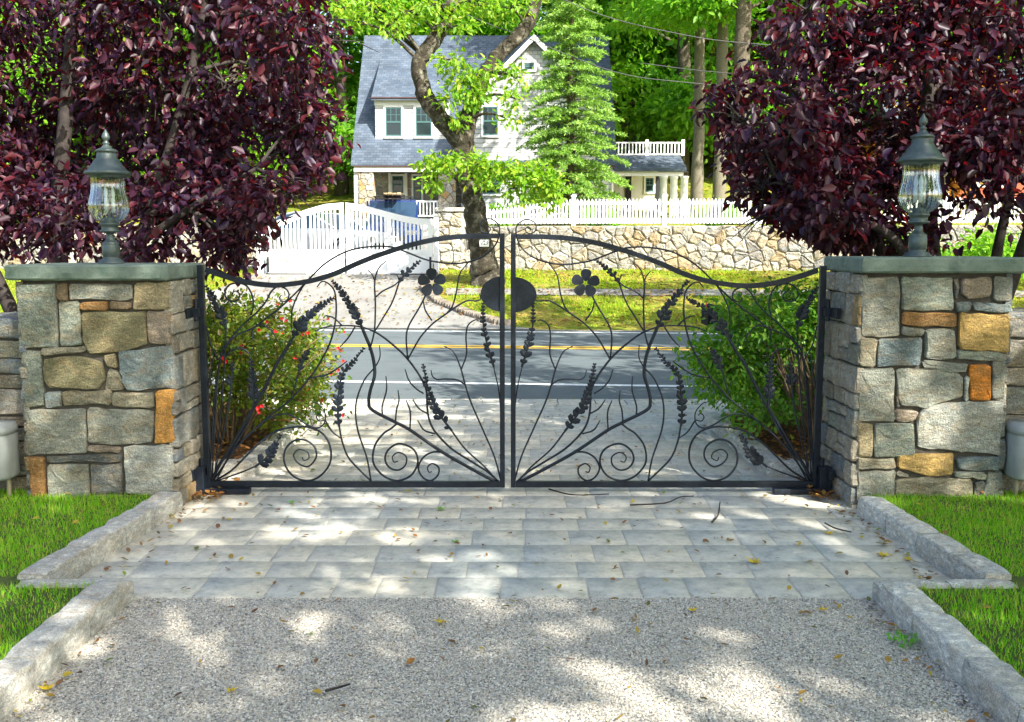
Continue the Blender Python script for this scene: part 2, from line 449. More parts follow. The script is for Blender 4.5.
m, nt, b = new_mat('car_glass'); b.inputs['Base Color'].default_value = (.02, .045, .08, 1); b.inputs['Roughness'].default_value = .05; b.inputs['Specular IOR Level'].default_value = 1
def shingle(name, cols, bw, bh, line_col, mortsize=.012, bump=.5, axis='front'):
    m, nt, b = new_mat(name)
    tc = N(nt, 'ShaderNodeTexCoord'); sp = N(nt, 'ShaderNodeSeparateXYZ'); cb = N(nt, 'ShaderNodeCombineXYZ')
    nt.links.new(tc.outputs['Object'], sp.inputs[0])
    ad = N(nt, 'ShaderNodeMath', operation='ADD')
    if axis == 'front':
        ad.inputs[1].default_value = 0; nt.links.new(sp.outputs['X'], ad.inputs[0])
    else:
        nt.links.new(sp.outputs['X'], ad.inputs[0]); nt.links.new(sp.outputs['Y'], ad.inputs[1])
    nt.links.new(ad.outputs[0], cb.inputs['X']); nt.links.new(sp.outputs['Z'], cb.inputs['Y'])
    br = N(nt, 'ShaderNodeTexBrick'); br.inputs['Scale'].default_value = 1
    br.inputs['Brick Width'].default_value = bw; br.inputs['Row Height'].default_value = bh; br.inputs['Mortar Size'].default_value = mortsize
    br.inputs['Color1'].default_value = (*cols[0], 1); br.inputs['Color2'].default_value = (*cols[1], 1); br.inputs['Mortar'].default_value = (*line_col, 1)
    br.inputs['Mortar Smooth'].default_value = .3
    nt.links.new(cb.outputs[0], br.inputs['Vector'])
    n = N(nt, 'ShaderNodeTexNoise', Scale=1.3, Detail=6); nt.links.new(tc.outputs['Object'], n.inputs['Vector'])
    r = ramp(nt, [(.3, (.75, .75, .75)), (.7, (1.25, 1.25, 1.25))], n.outputs['Fac'])
    mu = N(nt, 'ShaderNodeMixRGB', blend_type='MULTIPLY'); mu.inputs[0].default_value = 1
    nt.links.new(br.outputs['Color'], mu.inputs[1]); nt.links.new(r.outputs[0], mu.inputs[2])
    nt.links.new(mu.outputs[0], b.inputs['Base Color']); b.inputs['Roughness'].default_value = .85; b.inputs['Specular IOR Level'].default_value = .25
    bp = N(nt, 'ShaderNodeBump', Strength=bump, Distance=.02); bp.invert = True
    nt.links.new(br.outputs['Fac'], bp.inputs['Height']); nt.links.new(bp.outputs[0], b.inputs['Normal'])
shingle('roof_shingle', [(.060, .083, .115), (.10, .125, .16)], .22, .10, (.045, .062, .09), .008)
shingle('siding', [(.50, .51, .50), (.54, .55, .54)], 60, .17, (.20, .21, .21), .016)  # dark lines between boards: lap shadow painted into the colour
shingle('gable_shingle', [(.36, .38, .39), (.46, .47, .47)], .2, .15, (.20, .22, .23), .012)  # white shingles greyed, the shade on the gable is in their colour
# terrain: grass with leaf litter / hillside
def terrainmat():
    m, nt, b = new_mat('terrain')
    tc = N(nt, 'ShaderNodeTexCoord')
    n1 = N(nt, 'ShaderNodeTexNoise', Scale=.8, Detail=8, Roughness=.7); n2 = N(nt, 'ShaderNodeTexNoise', Scale=14, Detail=6, Roughness=.75)
    for q in (n1, n2): nt.links.new(tc.outputs['Object'], q.inputs['Vector'])
    r1 = ramp(nt, [(.30, (.085, .14, .014)), (.48, (.20, .24, .03)), (.60, (.30, .24, .06)), (.74, (.28, .16, .06))], n1.outputs['Fac'])
    r2 = ramp(nt, [(.35, (.45, .45, .45)), (.65, (1.5, 1.45, 1.3))], n2.outputs['Fac'])
    mu = N(nt, 'ShaderNodeMixRGB', blend_type='MULTIPLY'); mu.inputs[0].default_value = 1
    nt.links.new(r1.outputs[0], mu.inputs[1]); nt.links.new(r2.outputs[0], mu.inputs[2])
    nt.links.new(mu.outputs[0], b.inputs['Base Color']); b.inputs['Roughness'].default_value = .95; b.inputs['Specular IOR Level'].default_value = .1
    bp = N(nt, 'ShaderNodeBump', Strength=.8, Distance=.06); nt.links.new(n2.outputs['Fac'], bp.inputs['Height']); nt.links.new(bp.outputs[0], b.inputs['Normal'])
terrainmat()
def gravelmat():
    m, nt, b = new_mat('gravel_base')
    tc = N(nt, 'ShaderNodeTexCoord')
    v = N(nt, 'ShaderNodeTexVoronoi', Scale=95); nt.links.new(tc.outputs['Object'], v.inputs['Vector'])
    s = N(nt, 'ShaderNodeSeparateXYZ'); nt.links.new(v.outputs['Color'], s.inputs[0])
    r = ramp(nt, [(0, (.19, .18, .155)), (.35, (.38, .36, .31)), (.7, (.55, .52, .45)), (1, (.68, .65, .57))], s.outputs[0])
    nt.links.new(r.outputs[0], b.inputs['Base Color']); b.inputs['Roughness'].default_value = .9
    bp = N(nt, 'ShaderNodeBump', Strength=1, Distance=.008); bp.invert = True
    nt.links.new(v.outputs['Distance'], bp.inputs['Height']); nt.links.new(bp.outputs[0], b.inputs['Normal'])
gravelmat()
def paver_tune():
    m = MATS['paver']; nt = m.node_tree; b = nt.nodes['Principled BSDF']
    src = b.inputs['Base Color'].links[0].from_socket
    tc = N(nt, 'ShaderNodeTexCoord'); n = N(nt, 'ShaderNodeTexNoise', Scale=11, Detail=12, Roughness=.8); nt.links.new(tc.outputs['Object'], n.inputs['Vector'])
    n2 = N(nt, 'ShaderNodeTexNoise', Scale=1.1, Detail=4, Roughness=.6, Distortion=.6); nt.links.new(tc.outputs['Object'], n2.inputs['Vector'])
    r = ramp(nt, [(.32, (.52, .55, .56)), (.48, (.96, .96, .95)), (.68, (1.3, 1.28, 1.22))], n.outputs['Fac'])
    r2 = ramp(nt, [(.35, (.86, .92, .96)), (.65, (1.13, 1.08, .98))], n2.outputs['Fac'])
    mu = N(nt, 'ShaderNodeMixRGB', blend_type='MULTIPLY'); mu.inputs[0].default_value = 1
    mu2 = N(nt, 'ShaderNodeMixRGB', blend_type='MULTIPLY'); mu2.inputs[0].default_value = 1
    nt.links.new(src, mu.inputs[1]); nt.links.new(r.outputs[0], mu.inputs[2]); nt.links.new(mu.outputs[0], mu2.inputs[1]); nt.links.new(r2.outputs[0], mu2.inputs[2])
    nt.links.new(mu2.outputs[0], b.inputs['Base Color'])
    n3 = N(nt, 'ShaderNodeTexNoise', Scale=40, Detail=6); nt.links.new(tc.outputs['Object'], n3.inputs['Vector'])
    bp = N(nt, 'ShaderNodeBump', Strength=.5, Distance=.008); nt.links.new(n3.outputs['Fac'], bp.inputs['Height']); nt.links.new(bp.outputs[0], b.inputs['Normal'])
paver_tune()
# ================================================================== TERRAIN
def smooth(a, b, x):
    t = np.clip((x-a)/(b-a), 0, 1); return t*t*(3-2*t)
def skew(x): return 0.1*np.clip(x, -30, 30)
def zt(x, y):
    """terrain height (numpy)"""
    x = np.asarray(x, float); y = np.asarray(y, float); t = y+skew(x)
    base = np.interp(t, [20.3, 24, 27.2, 34, 38, 46, 60, 100, 400], [0, .62, 1.04, 1.5, 2.15, 3.2, 7.0, 17, 60])
    terr = np.interp(t, [20.3, 24, 27.2, 27.55, 27.8, 34, 38, 46, 60, 100, 400], [0, .62, 1.04, 1.04, 2.12, 2.4, 2.75, 3.6, 7.0, 17, 60])
    w = smooth(-1.5, -1.15, x)+smooth(7.0, 7.4, -x)      # terrace everywhere but the driveway corridor
    w2 = np.where(t > 38, smooth(46, 38, t)*0+1, 1)
    return base*(1-w)+terr*w
def zs(x, y): return float(zt(x, y))
xs = np.concatenate([np.linspace(-260, -32, 20), np.linspace(-30, -9, 22), np.linspace(-8.6, 8.6, 87), np.linspace(9, 30, 22), np.linspace(32, 260, 20)])
ts = np.concatenate([np.linspace(-80, 19, 25), np.linspace(20.0, 20.8, 3), np.linspace(21.2, 27.2, 16), [27.55, 27.8], np.linspace(28.2, 50, 30), np.linspace(53, 110, 20), np.linspace(130, 420, 12)])
X, T = np.meshgrid(xs, ts); Y = T-skew(X); Z = zt(X, Y)
bump = np.array([mnoise.noise(Vector((a*.15, b_*.15, 0))) for a, b_ in zip(X.ravel(), Y.ravel())]).reshape(X.shape)
Z = Z+bump*np.clip((T-42)/30, 0, 1)*2.5
Z[T < 20.4] = -0.03
nx, ny = len(xs), len(ts)
V = np.stack([X, Y, Z], -1).reshape(-1, 3)
ii, jj = np.meshgrid(np.arange(nx-1), np.arange(ny-1)); i0 = (jj*nx+ii).ravel()
F = np.stack([i0, i0+1, i0+nx+1, i0+nx], 1)
struct(npmesh('ground', V, F, 'terrain'), 'grassy ground rising across the street into a wooded hillside', 'ground')
# road
def strip(name, t0, t1, z, mat, x0=-60, x1=60, lab=None):
    mb = MB(); n = 60
    xx = [x0+(x1-x0)*i/n for i in range(n+1)]
    vs = [(x, t0-skew(x), z) for x in xx]+[(x, t1-skew(x), z) for x in xx]
    mb.add(vs, [(i, i+1, n+2+i, n+1+i) for i in range(n)])
    o = mb.build(name, mat); return struct(o, lab, name.replace('_', ' '))
strip('road', 10.75, 20.15, .004, 'asphalt', lab='grey asphalt street running across behind the iron gate')
strip('road_marking', 12.10, 12.25, .009, 'road_paint_white', lab='near white edge line painted along the street')
strip('road_marking', 16.44, 16.60, .009, 'road_paint_yellow', lab='nearer yellow stripe of the double centre line of the street')
strip('road_marking', 16.72, 16.88, .009, 'road_paint_yellow', lab='farther yellow stripe of the double centre line of the street')
strip('road_marking', 19.60, 19.76, .009, 'road_paint_white', lab='far white edge line painted along the street')
noisy('verge_dirt', (.30, .23, .13), (.42, .33, .20), scale=6, rough=.95, bump=.8, c3=(.22, .14, .07), dist=.02)
strip('road_shoulder', 20.15, 20.50, .006, 'verge_dirt', lab='band of dirt and brown leaves along the far road edge')
# gravel and paved apron
GL, GR = -1.83, 1.74; AL, AR = -2.13, 2.19
struct(MB().box(GL-.02, GR+.02, -12, 4.70, -.2, 0).build('gravel_drive', 'gravel_base'), 'pale grey gravel driveway in front of the paving', 'driveway')
noisy('joint_sand', (.33, .315, .27), (.44, .42, .37), scale=9, rough=.95, bump=.5, dist=.004)
base = MB().box(AL-.1, AR+.1, 4.705, 9.6, -.2, .002)
base.box(-3.6, 3.6, 9.6, 11.0, -.21, -.001)
struct(base.build('paving_bed', 'joint_sand'), 'sandy joints under the pavers', 'paving bed')
def paver_slab(V_, F_, x0, x1, y0, y1, z):
    o = len(V_); b = .006; j = lambda s=.005: random.uniform(-s, s)
    zz = z+j(.0015)
    tilt = j(.0008)
    ring = [(x0+j(), y0+j()), (x1+j(), y0+j()), (x1+j(), y1+j()), (x0+j(), y1+j())]
    ring = ring if random.random() > 2 else ring
    V_ += [(a, c, -.03) for a, c in ring]+[(a, c, zz-.006) for a, c in ring]
    cx, cy = (x0+x1)/2, (y0+y1)/2
    V_ += [(a+(b if a < cx else -b), c+(b if c < cy else -b), zz+(tilt if a < cx else -tilt)) for a, c in ring]
    for r in range(2):
        for i in range(4): F_.append((o+r*4+i, o+r*4+(i+1) % 4, o+r*4+4+(i+1) % 4, o+r*4+4+i))
    F_.append((o+8, o+9, o+10, o+11))
PV, PF = [], []
y = 4.66
while y < 10.95:
    h = random.choice([.26, .30, .33])
    if y+h > 10.97: h = 10.97-y+.001
    if y < 6.95: l, r = AL-.1*min(1, (6.9-y)/2), AR+.06
    elif y < 9.3: l, r = -1.86, 1.84
    else:
        q = (y-9.3)/1.6; l, r = -1.86-1.3*q, 1.84+1.5*q
    x = l-random.uniform(0, .3)
    while x < r:
        w = random.uniform(.20, .46); a = max(x, l); b_ = min(x+w, r)
        if b_-a > .05: paver_slab(PV, PF, a+.0025, b_-.0025, y+.0025, y+h-.0025, .006)
        x += w
    y += h
struct(npmesh('paved_apron', PV, PF, 'paver'), 'worn bluestone paving under and behind the iron gate', 'paving')
# kerbs
def kerb(name, lab, pts, w, zt_, side=1, blk=.42, z0=-.05, mat='granite'):
    """pts: ground polyline of the face towards the drive; width goes to the other side"""
    mb = MB()
    for (a, b_) in zip(pts[:-1], pts[1:]):
        a = Vector((*a, 0)); b_ = Vector((*b_, 0)); d = b_-a; L = d.length; d.normalize(); nrm = Vector((-d.y, d.x, 0))*side
        n = max(1, round(L/blk)); cut = [0]+[(i+random.uniform(-.15, .15))/n for i in range(1, n)]+[1]
        for t0, t1 in zip(cut[:-1], cut[1:]):
            p = a+d*(L*t0+.004); q = a+d*(L*t1-.004); ll = (q-p).length
            g = random.uniform(.8, 1.15); col = (.60*g, .585*g, .535*g)
            K = 6; vs = []
            prof = [(0, z0), (-.002, zt_*.5), (.004, zt_-.008), (.012, zt_), (w*.5, zt_+.003), (w-.01, zt_), (w, zt_-.01), (w, z0)]
            for k in range(K+1):
                e = .006 if k in (0, K) else 0
                for (u, z) in prof:
                    vs.append(p+d*(ll*k/K)+nrm*(u+random.uniform(-.004, .004)+(e if u < w*.5 else -e))+Vector((0, 0, z+(random.uniform(-.005, .005) if z > 0 else 0)-(e if z > .02 else 0))))
            m_ = len(prof); fs = [(k*m_+i, k*m_+i+1, (k+1)*m_+i+1, (k+1)*m_+i) for k in range(K) for i in range(m_-1)]
            fs += [tuple(range(m_))[::-1], tuple(range(K*m_, K*m_+m_))]
            mb.add(vs, fs, col)
    return struct(mb.build(name, mat), lab, 'kerb')
kerb('granite_kerb', 'granite kerb beside the left lawn, between paving and pillar', [(AL-.13, 4.66), (AL, 6.30)], .15, .125, 1)
kerb('granite_kerb', 'granite kerb beside the left lawn along the gravel, nearest the camera', [(GL, 1.6), (GL, 4.58)], .15, .125, 1)
kerb('granite_kerb', 'thin granite cross strip stepping the left kerb outwards', [(-2.36, 4.56), (GL-.0, 4.56)], .11, .10, 1)
kerb('granite_kerb', 'granite kerb beside the right lawn, between paving and pillar', [(AR+.09, 4.66), (AR, 6.18)], .15, .125, -1)
kerb('granite_kerb', 'granite kerb beside the right lawn along the gravel, nearest the camera', [(GR, 1.6), (GR, 4.56)], .15, .125, -1)
kerb('granite_kerb', 'thin granite cross strip stepping the right kerb outwards', [(GR, 4.55), (2.40, 4.55)], .11, .10, 1)
kerb('granite_kerb', 'granite kerb of the rose bed behind the left gate leaf', [(-2.45, 7.04), (-1.9, 7.22), (-1.86, 9.4), (-3.2, 10.75)], .15, .12, 1)
kerb('granite_kerb', 'granite kerb of the shrub bed behind the right gate leaf', [(2.5, 7.04), (1.88, 7.22), (1.84, 9.4), (3.3, 10.55)], .15, .12, -1)
# lawns and beds
def slab(name, x0, x1, y0, y1, z, mat, lab, cat):
    return struct(MB().box(x0, x1, y0, y1, -.2, z).build(name, mat), lab, cat)
struct(MB().prism([(-14, 4.4, -.2), (AL-.26, 4.6, -.2), (AL-.13, 6.9, -.2), (-14, 6.9, -.2)], (0, 0, .29)).build('lawn', 'soil'), 'left lawn beside the pillar', 'lawn')
slab('lawn', -14, GL-.14, -12, 4.62, .088, 'soil', 'left lawn along the gravel drive', 'lawn')
struct(MB().prism([(AR+.22, 4.6, -.2), (14, 4.4, -.2), (14, 6.9, -.2), (AR+.13, 6.9, -.2)], (0, 0, .29)).build('lawn', 'soil'), 'right lawn beside the pillar', 'lawn')
slab('lawn', GR+.14, 14, -12, 4.60, .088, 'soil', 'right lawn along the gravel drive', 'lawn')
slab('planting_bed', -14, -2.0, 7.3, 9.4, .08, 'mulch', 'mulched bed behind the left pillar', 'planting bed')
slab('planting_bed', 2.0, 14, 7.3, 9.4, .08, 'mulch', 'mulched bed behind the right pillar', 'planting bed')
def poly_slab(name, pts, z, mat, lab, cat):
    return struct(MB().prism([(x, y, -.2) for x, y in pts], (0, 0, z+.2)).build(name, mat), lab, cat)
poly_slab('planting_bed', [(-2.0, 9.4), (-3.3, 10.7), (-14, 11.6), (-14, 9.4)], .075, 'mulch', 'mulched bed reaching the street on the left', 'planting bed')
poly_slab('planting_bed', [(2.0, 9.4), (14, 9.3), (14, 9.8), (3.5, 10.5)], .075, 'mulch', 'mulched bed reaching the street on the right', 'planting bed')
# driveway across the street, footpath, cobble kerb
def drape(name, outline_fn, t0, t1, dz, mat, lab, cat, nt_=40, nx_=14):
    vs = []; 
    for j in range(nt_+1):
        t = t0+(t1-t0)*j/nt_; a, b_ = outline_fn(t)
        for i in range(nx_+1):
            x = a+(b_-a)*i/nx_; y = t-float(skew(x)); vs.append((x, y, max(zs(x, y), 0)+dz))
    w = nx_+1
    F = [(j*w+i, j*w+i+1, (j+1)*w+i+1, (j+1)*w+i) for j in range(nt_) for i in range(nx_)]
    return struct(npmesh(name, vs, F, mat), lab, cat)
def drive_x(t):
    r = np.interp(t, [20.15, 20.7, 21.5, 22.6, 24, 27, 40], [.6, -.3, -1.0, -1.7, -2.15, -2.0, -2.0])
    l = np.interp(t, [20.15, 21.5, 24, 27, 40], [-9.5, -8.2, -7.3, -6.9, -6.9])
    return float(l), float(r)
drape('driveway', drive_x, 20.15, 37.5, .02, 'driveway', 'pale asphalt driveway rising to the white gate across the street', 'driveway', 60, 18)
drape('footpath', lambda t: (-1.6, 30), 23.5, 24.25, .02, 'driveway', 'pale leaf strewn footpath crossing the verge', 'footpath', 4, 60)
mb = MB()
prev = None
for k in range(60):
    t = 20.6+k*.105
    if t > 26: break
    _, r = drive_x(t); _, r2 = drive_x(t+.1)
    x = r+.02; y = t-float(skew(x)); z = zs(x, y)
    for q in range(1 if t > 21.6 else 2):
        xx = x-(0 if q == 0 else (r-r2)*.5); 
        s = .075; g = random.uniform(.7, 1.2)
        vs = [Vector((xx+a*s*1.25+random.uniform(-.01, .01), y+b_*s*.62+(q*.05)+random.uniform(-.008, .008), z+(c*.13 if c > 0 else -.05)+random.uniform(-.01, .01))) for c in (0, 1) for a, b_ in ((-1, -1), (1, -1), (1, 1), (-1, 1))]
        mb.add(vs, [(3,2,1,0),(4,5,6,7),(0,1,5,4),(1,2,6,5),(2,3,7,6),(3,0,4,7)], (.30*g, .27*g, .23*g))
struct(mb.build('cobble_kerb', 'granite'), 'curved edging of small cobbles between driveway and verge', 'kerb')
# ================================================================== PILLARS
YF = 6.30                          # front face of both pillars
LX0, LX1, RX0, RX1 = -3.13, -2.165, 2.205, 3.165
ZCL, ZCR = 1.485, 1.53             # underside of the caps
c = dict(g=(.27,.28,.25), gg=(.23,.26,.23), b=(.17,.13,.09), t=(.36,.30,.19), o=(.60,.30,.08), ob=(.30,.16,.06), bl=(.18,.225,.245), l=(.36,.37,.35), d=(.13,.14,.14), p=(.33,.27,.22), tg=(.28,.26,.20), ol=(.22,.20,.12), O=(.55,.20,.03), w=(.62,.62,.58), y=(.50,.33,.12))
LEFT = [([(42,118),(150,115),(155,288),(55,290)],'gg'),([(153,116),(180,116),(182,160),(155,162)],'b'),([(183,118),(357,118),(350,161),(185,161)],'g'),([(360,115),(463,112),(463,185),(356,187)],'t'),([(157,165),(213,163),(218,282),(160,285)],'gg'),([(215,166),(290,165),(290,188),(215,189)],'ob'),([(293,165),(350,165),(352,184),(293,187)],'b'),([(218,195),(390,190),(392,280),(320,300),(240,305),(222,260)],'ol'),([(395,190),(468,190),(470,278),(398,275)],'p'),([(108,290),(230,284),(230,300),(112,312)],'tg'),([(60,296),(112,300),(117,445),(68,450)],'gg'),([(117,318),(200,310),(272,325),(283,372),(262,400),(130,395),(118,370)],'ol'),([(275,312),(310,305),(316,343),(290,337)],'t'),([(314,300),(460,282),(462,392),(340,405),(325,375)],'bl'),([(287,345),(318,350),(332,400),(283,400)],'tg'),([(122,405),(163,403),(163,448),(124,450)],'bl'),([(168,405),(298,402),(296,440),(168,442)],'tg'),([(301,408),(412,408),(410,450),(300,445)],'tg'),([(418,405),(466,395),(467,540),(415,545)],'o'),([(68,455),(228,452),(232,570),(75,575)],'g'),([(233,450),(410,456),(408,540),(360,548),(236,545)],'g'),([(120,580),(322,573),(325,592),(130,597)],'d'),([(235,550),(322,552),(322,568),(235,568)],'p'),([(77,578),(118,582),(122,700),(85,700)],'ob'),([(126,602),(238,600),(240,702),(128,702)],'g'),([(242,600),(326,598),(326,680),(242,680)],'d'),([(330,552),(462,548),(463,680),(338,680)],'l'),([(245,684),(463,684),(463,704),(245,704)],'tg'),([(415,552),(466,546),(466,548)],'p')]
LEFT = LEFT[:-1]
RIGHT = [([(128,100),(228,98),(230,258),(126,258)],'g'),([(232,98),(370,100),(370,187),(235,190)],'gg'),([(373,100),(387,100),(387,158),(375,158)],'d'),([(391,105),(476,98),(475,150),(420,158),(392,145)],'p'),([(480,98),(528,97),(527,165),(480,163)],'g'),([(378,165),(420,165),(418,190),(380,190)],'bl'),([(425,168),(528,172),(528,195),(425,190)],'bl'),([(234,193),(380,195),(378,233),(236,228)],'ob'),([(388,195),(522,201),(520,302),(386,290)],'y'),([(234,233),(296,236),(294,256),(234,256)],'g'),([(300,240),(376,238),(378,318),(298,318)],'g'),([(122,262),(168,262),(162,338),(122,338)],'tg'),([(173,264),(290,262),(285,335),(167,338)],'bl'),([(381,294),(512,302),(510,325),(380,320)],'gg'),([(290,322),(410,330),(408,355),(370,355),(290,338)],'g'),([(478,307),(514,309),(510,427),(476,426)],'g'),([(416,335),(470,332),(472,430),(418,430)],'O'),([(402,365),(413,364),(412,432),(403,430)],'w'),([(118,343),(217,343),(215,486),(120,485)],'g'),([(222,345),(370,345),(400,370),(398,420),(300,450),(237,445),(225,415)],'g'),([(218,455),(282,458),(270,485),(219,485)],'p'),([(275,480),(286,457),(330,438),(420,432),(505,432),(498,575),(400,568),(278,555)],'l'),([(117,490),(158,490),(158,581),(116,581)],'t'),([(162,492),(268,490),(272,578),(162,580)],'gg'),([(222,574),(375,570),(372,625),(300,632),(225,610)],'y'),([(384,582),(495,580),(495,616),(384,614)],'bl'),([(116,585),(218,585),(218,612),(116,614)],'tg'),([(115,618),(217,616),(215,700),(114,700)],'g'),([(220,640),(300,634),(425,640),(428,700),(218,700)],'tg'),([(376,619),(460,622),(460,640),(430,638),(376,634)],'gg'),([(465,622),(497,622),(494,702),(448,700)],'g'),([(431,645),(458,645),(446,700),(431,700)],'d'),([(221,617),(258,631),(221,636)],'g'),([(218,414),(222,420),(232,448),(219,450)],'d')]
def pillar(side, traced, X0, X1, zc, ytop, lab, ox):
    cx = (X0+X1)/2; root = thing('stone_pillar', lab, 'pillar', (cx, 6.64, 0), 'stone gate pillars')
    core = MB().box(X0+.02, X1-.02, YF+.018, 6.98, -.1, zc)
    core.build('mortar', 'mortar', root)
    mb = MB(); O = Vector((0, YF, 0)); U = Vector((1, 0, 0)); Vz = Vector((0, 0, 1))
    for poly, k in traced:
        pts = []
        for (a, b_) in poly:
            q = PX(a/2.676+ox, b_/2.676+240, YF); pts.append((min(max(q.x, X0), X1), min(q.z, zc-.002)))
        g = random.uniform(.86, 1.12); cc = c[k]; cc = (cc[0]*1.08*g, cc[1]*1.07*g, cc[2]*1.0*g)
        # close the joints a little
        mx = sum(p[0] for p in pts)/len(pts); mz = sum(p[1] for p in pts)/len(pts)
        rock(mb, pts, O, U, Vz, Vector((0, -1, 0)), cc, proud=.010, rough=.007, jit=.006, depth=.04)
    # inner side (towards the gate) and the other two
    for (o, u, n_, L) in ((Vector((X1, YF-.005, 0)), Vector((0, 1, 0)), Vector((1, 0, 0)), .685), (Vector((X0, 6.98, 0)), Vector((0, -1, 0)), Vector((-1, 0, 0)), .685), (Vector((X1, 6.97, 0)), Vector((-1, 0, 0)), Vector((0, 1, 0)), X1-X0)):
        for poly in ashlar(0, L, -.05, zc-.003, .10, .26, .10, .30):
            cc = random.choice(STONES+[(.36,.33,.27)]*4+[(.40, .37, .30)]*2); g = random.uniform(.85, 1.2)
            rock(mb, poly, o, u, Vz, n_, tuple(v*g for v in cc), proud=.008, depth=.04)
    mb.build('masonry', 'stone', root)
    t = .098; cap = MB()
    x0, x1 = (X0-.045, X1+.012) if side < 0 else (X0-.012, X1+.10)
    # bluestone cap with slightly wavy rock-faced edge
    n = 40; ring = []
    per = [(x0, YF-.05), (x1, YF-.05), (x1, 7.03), (x0, 7.03)]
    for (a, b_) in zip(per, per[1:]+per[:1]):
        for i in range(n//2): ring.append((a[0]+(b_[0]-a[0])*i/(n//2), a[1]+(b_[1]-a[1])*i/(n//2)))
    m_ = len(ring); vs = []
    ccx, ccy = (x0+x1)/2, (YF+7)/2
    for lev, (zz, ins) in enumerate([(zc, .012), (zc+.012, 0), (zc+t*.5, -.002), (zc+t-.012, 0), (zc+t, .012)]):
        for (a, b_) in ring:
            j = random.uniform(-.003, .003)
            vs.append((a+(ccx-a)/abs(ccx-a+1e-9)*(ins+j)*1 if abs(a-ccx) > .3 else a, b_+(1 if b_ < ccy else -1)*(ins+j) if abs(b_-ccy) > .3 else b_, zz+random.uniform(-.0015, .0015)))
    fs = [(l*m_+i, l*m_+(i+1) % m_, (l+1)*m_+(i+1) % m_, (l+1)*m_+i) for l in range(4) for i in range(m_)]
    fs += [tuple(range(4*m_, 5*m_)), tuple(range(m_))[::-1]]
    cap.add(vs, fs).build('capstone', 'capstone', root)
    return root
pillar(-1, LEFT, LX0, LX1, ZCL, 0, 'square stone gate pillar with orange corner stone, left of the iron gate', 0)
pillar(1, RIGHT, RX0, RX1, ZCR, 0, 'square stone gate pillar with two bright orange stones, right of the iron gate', 814)
def side_wall(xa, xb, z1, lab):
    root = thing('stone_wall', lab, 'wall', ((xa+xb)/2, 6.7, 0), 'low stone walls beside the pillars')
    MB().box(xa, xb, 6.44, 6.9, -.1, z1-.03).build('mortar', 'mortar', root)
    mb = MB()
    for (o, u, n_) in ((Vector((xa, 6.43, 0)), Vector((1, 0, 0)), Vector((0, -1, 0))), (Vector((xb, 6.91, 0)), Vector((-1, 0, 0)), Vector((0, 1, 0)))):
        for poly in ashlar(0, xb-xa, -.03, z1-.02, .10, .30, .25, .6, .012):
            cc = random.choice(STONES[:7]); g = random.uniform(.75, 1.1)
            rock(mb, poly, o, u, Vector((0, 0, 1)), n_, tuple(v*g for v in cc), proud=.012, depth=.04)
    for poly in ashlar(0, xb-xa, 0, .5, .2, .3, .3, .7):
        cc = random.choice(STONES[:7]); rock(mb, poly, Vector((xa, 6.42, z1-.03)), Vector((1, 0, 0)), Vector((0, 1, 0)), Vector((0, 0, 1)), cc, proud=.03, depth=.03)
    mb.build('masonry', 'stone', root)
side_wall(-9, LX0-.012, 1.23, 'low grey stone wall running off behind the left pillar')
side_wall(RX1+.012, 9, 1.27, 'low grey stone wall running off behind the right pillar')
def utility(cx, lab):
    root = thing('utility_box', lab, 'utility box', (cx, 6.3, .09), 'utility boxes on the low walls')
    mb = MB(); w, d = .12, .11; prof = [(0, .90), (.02, 1), (.30, 1), (.335, .93), (.35, .7)]
    def ring(s, z):
        out = []
        for k in range(24):
            a = 2*PI*k/24; ca, sa = math.cos(a), math.sin(a)
            out.append((cx+w*s*math.copysign(abs(ca)**.45, ca), 6.27+d*s*math.copysign(abs(sa)**.45, sa), .22+z))
        return out
    vs = []
    for z, s in prof: vs += ring(s, z)
    fs = [(l*24+i, l*24+(i+1) % 24, (l+1)*24+(i+1) % 24, (l+1)*24+i) for l in range(4) for i in range(24)]+[tuple(range(24))[::-1], tuple(range(96, 120))]
    mb.add(vs, fs).build('box_body', 'utility', root, smooth=True)
    lid = MB(); vs = ring(1.03, .29)+ring(1.03, .325)+ring(.9, .36); lid.add(vs, [(l*24+i, l*24+(i+1) % 24, (l+1)*24+(i+1) % 24, (l+1)*24+i) for l in range(2) for i in range(24)]+[tuple(range(24))[::-1], tuple(range(48, 72))]).build('lid', 'utility', root, smooth=True)
    for dx in (-.05, .06):
        MB().tube([(cx+dx, 6.3, .05), (cx+dx, 6.3, .24)], .014, 8).build('conduit', 'conduit', root, smooth=True)
utility(PX(-11, 445, 6.2).x, 'rounded light grey utility box on the low wall left of the left pillar')
utility(PX(1035, 438, 6.2).x, 'rounded light grey utility box on the low wall right of the right pillar')
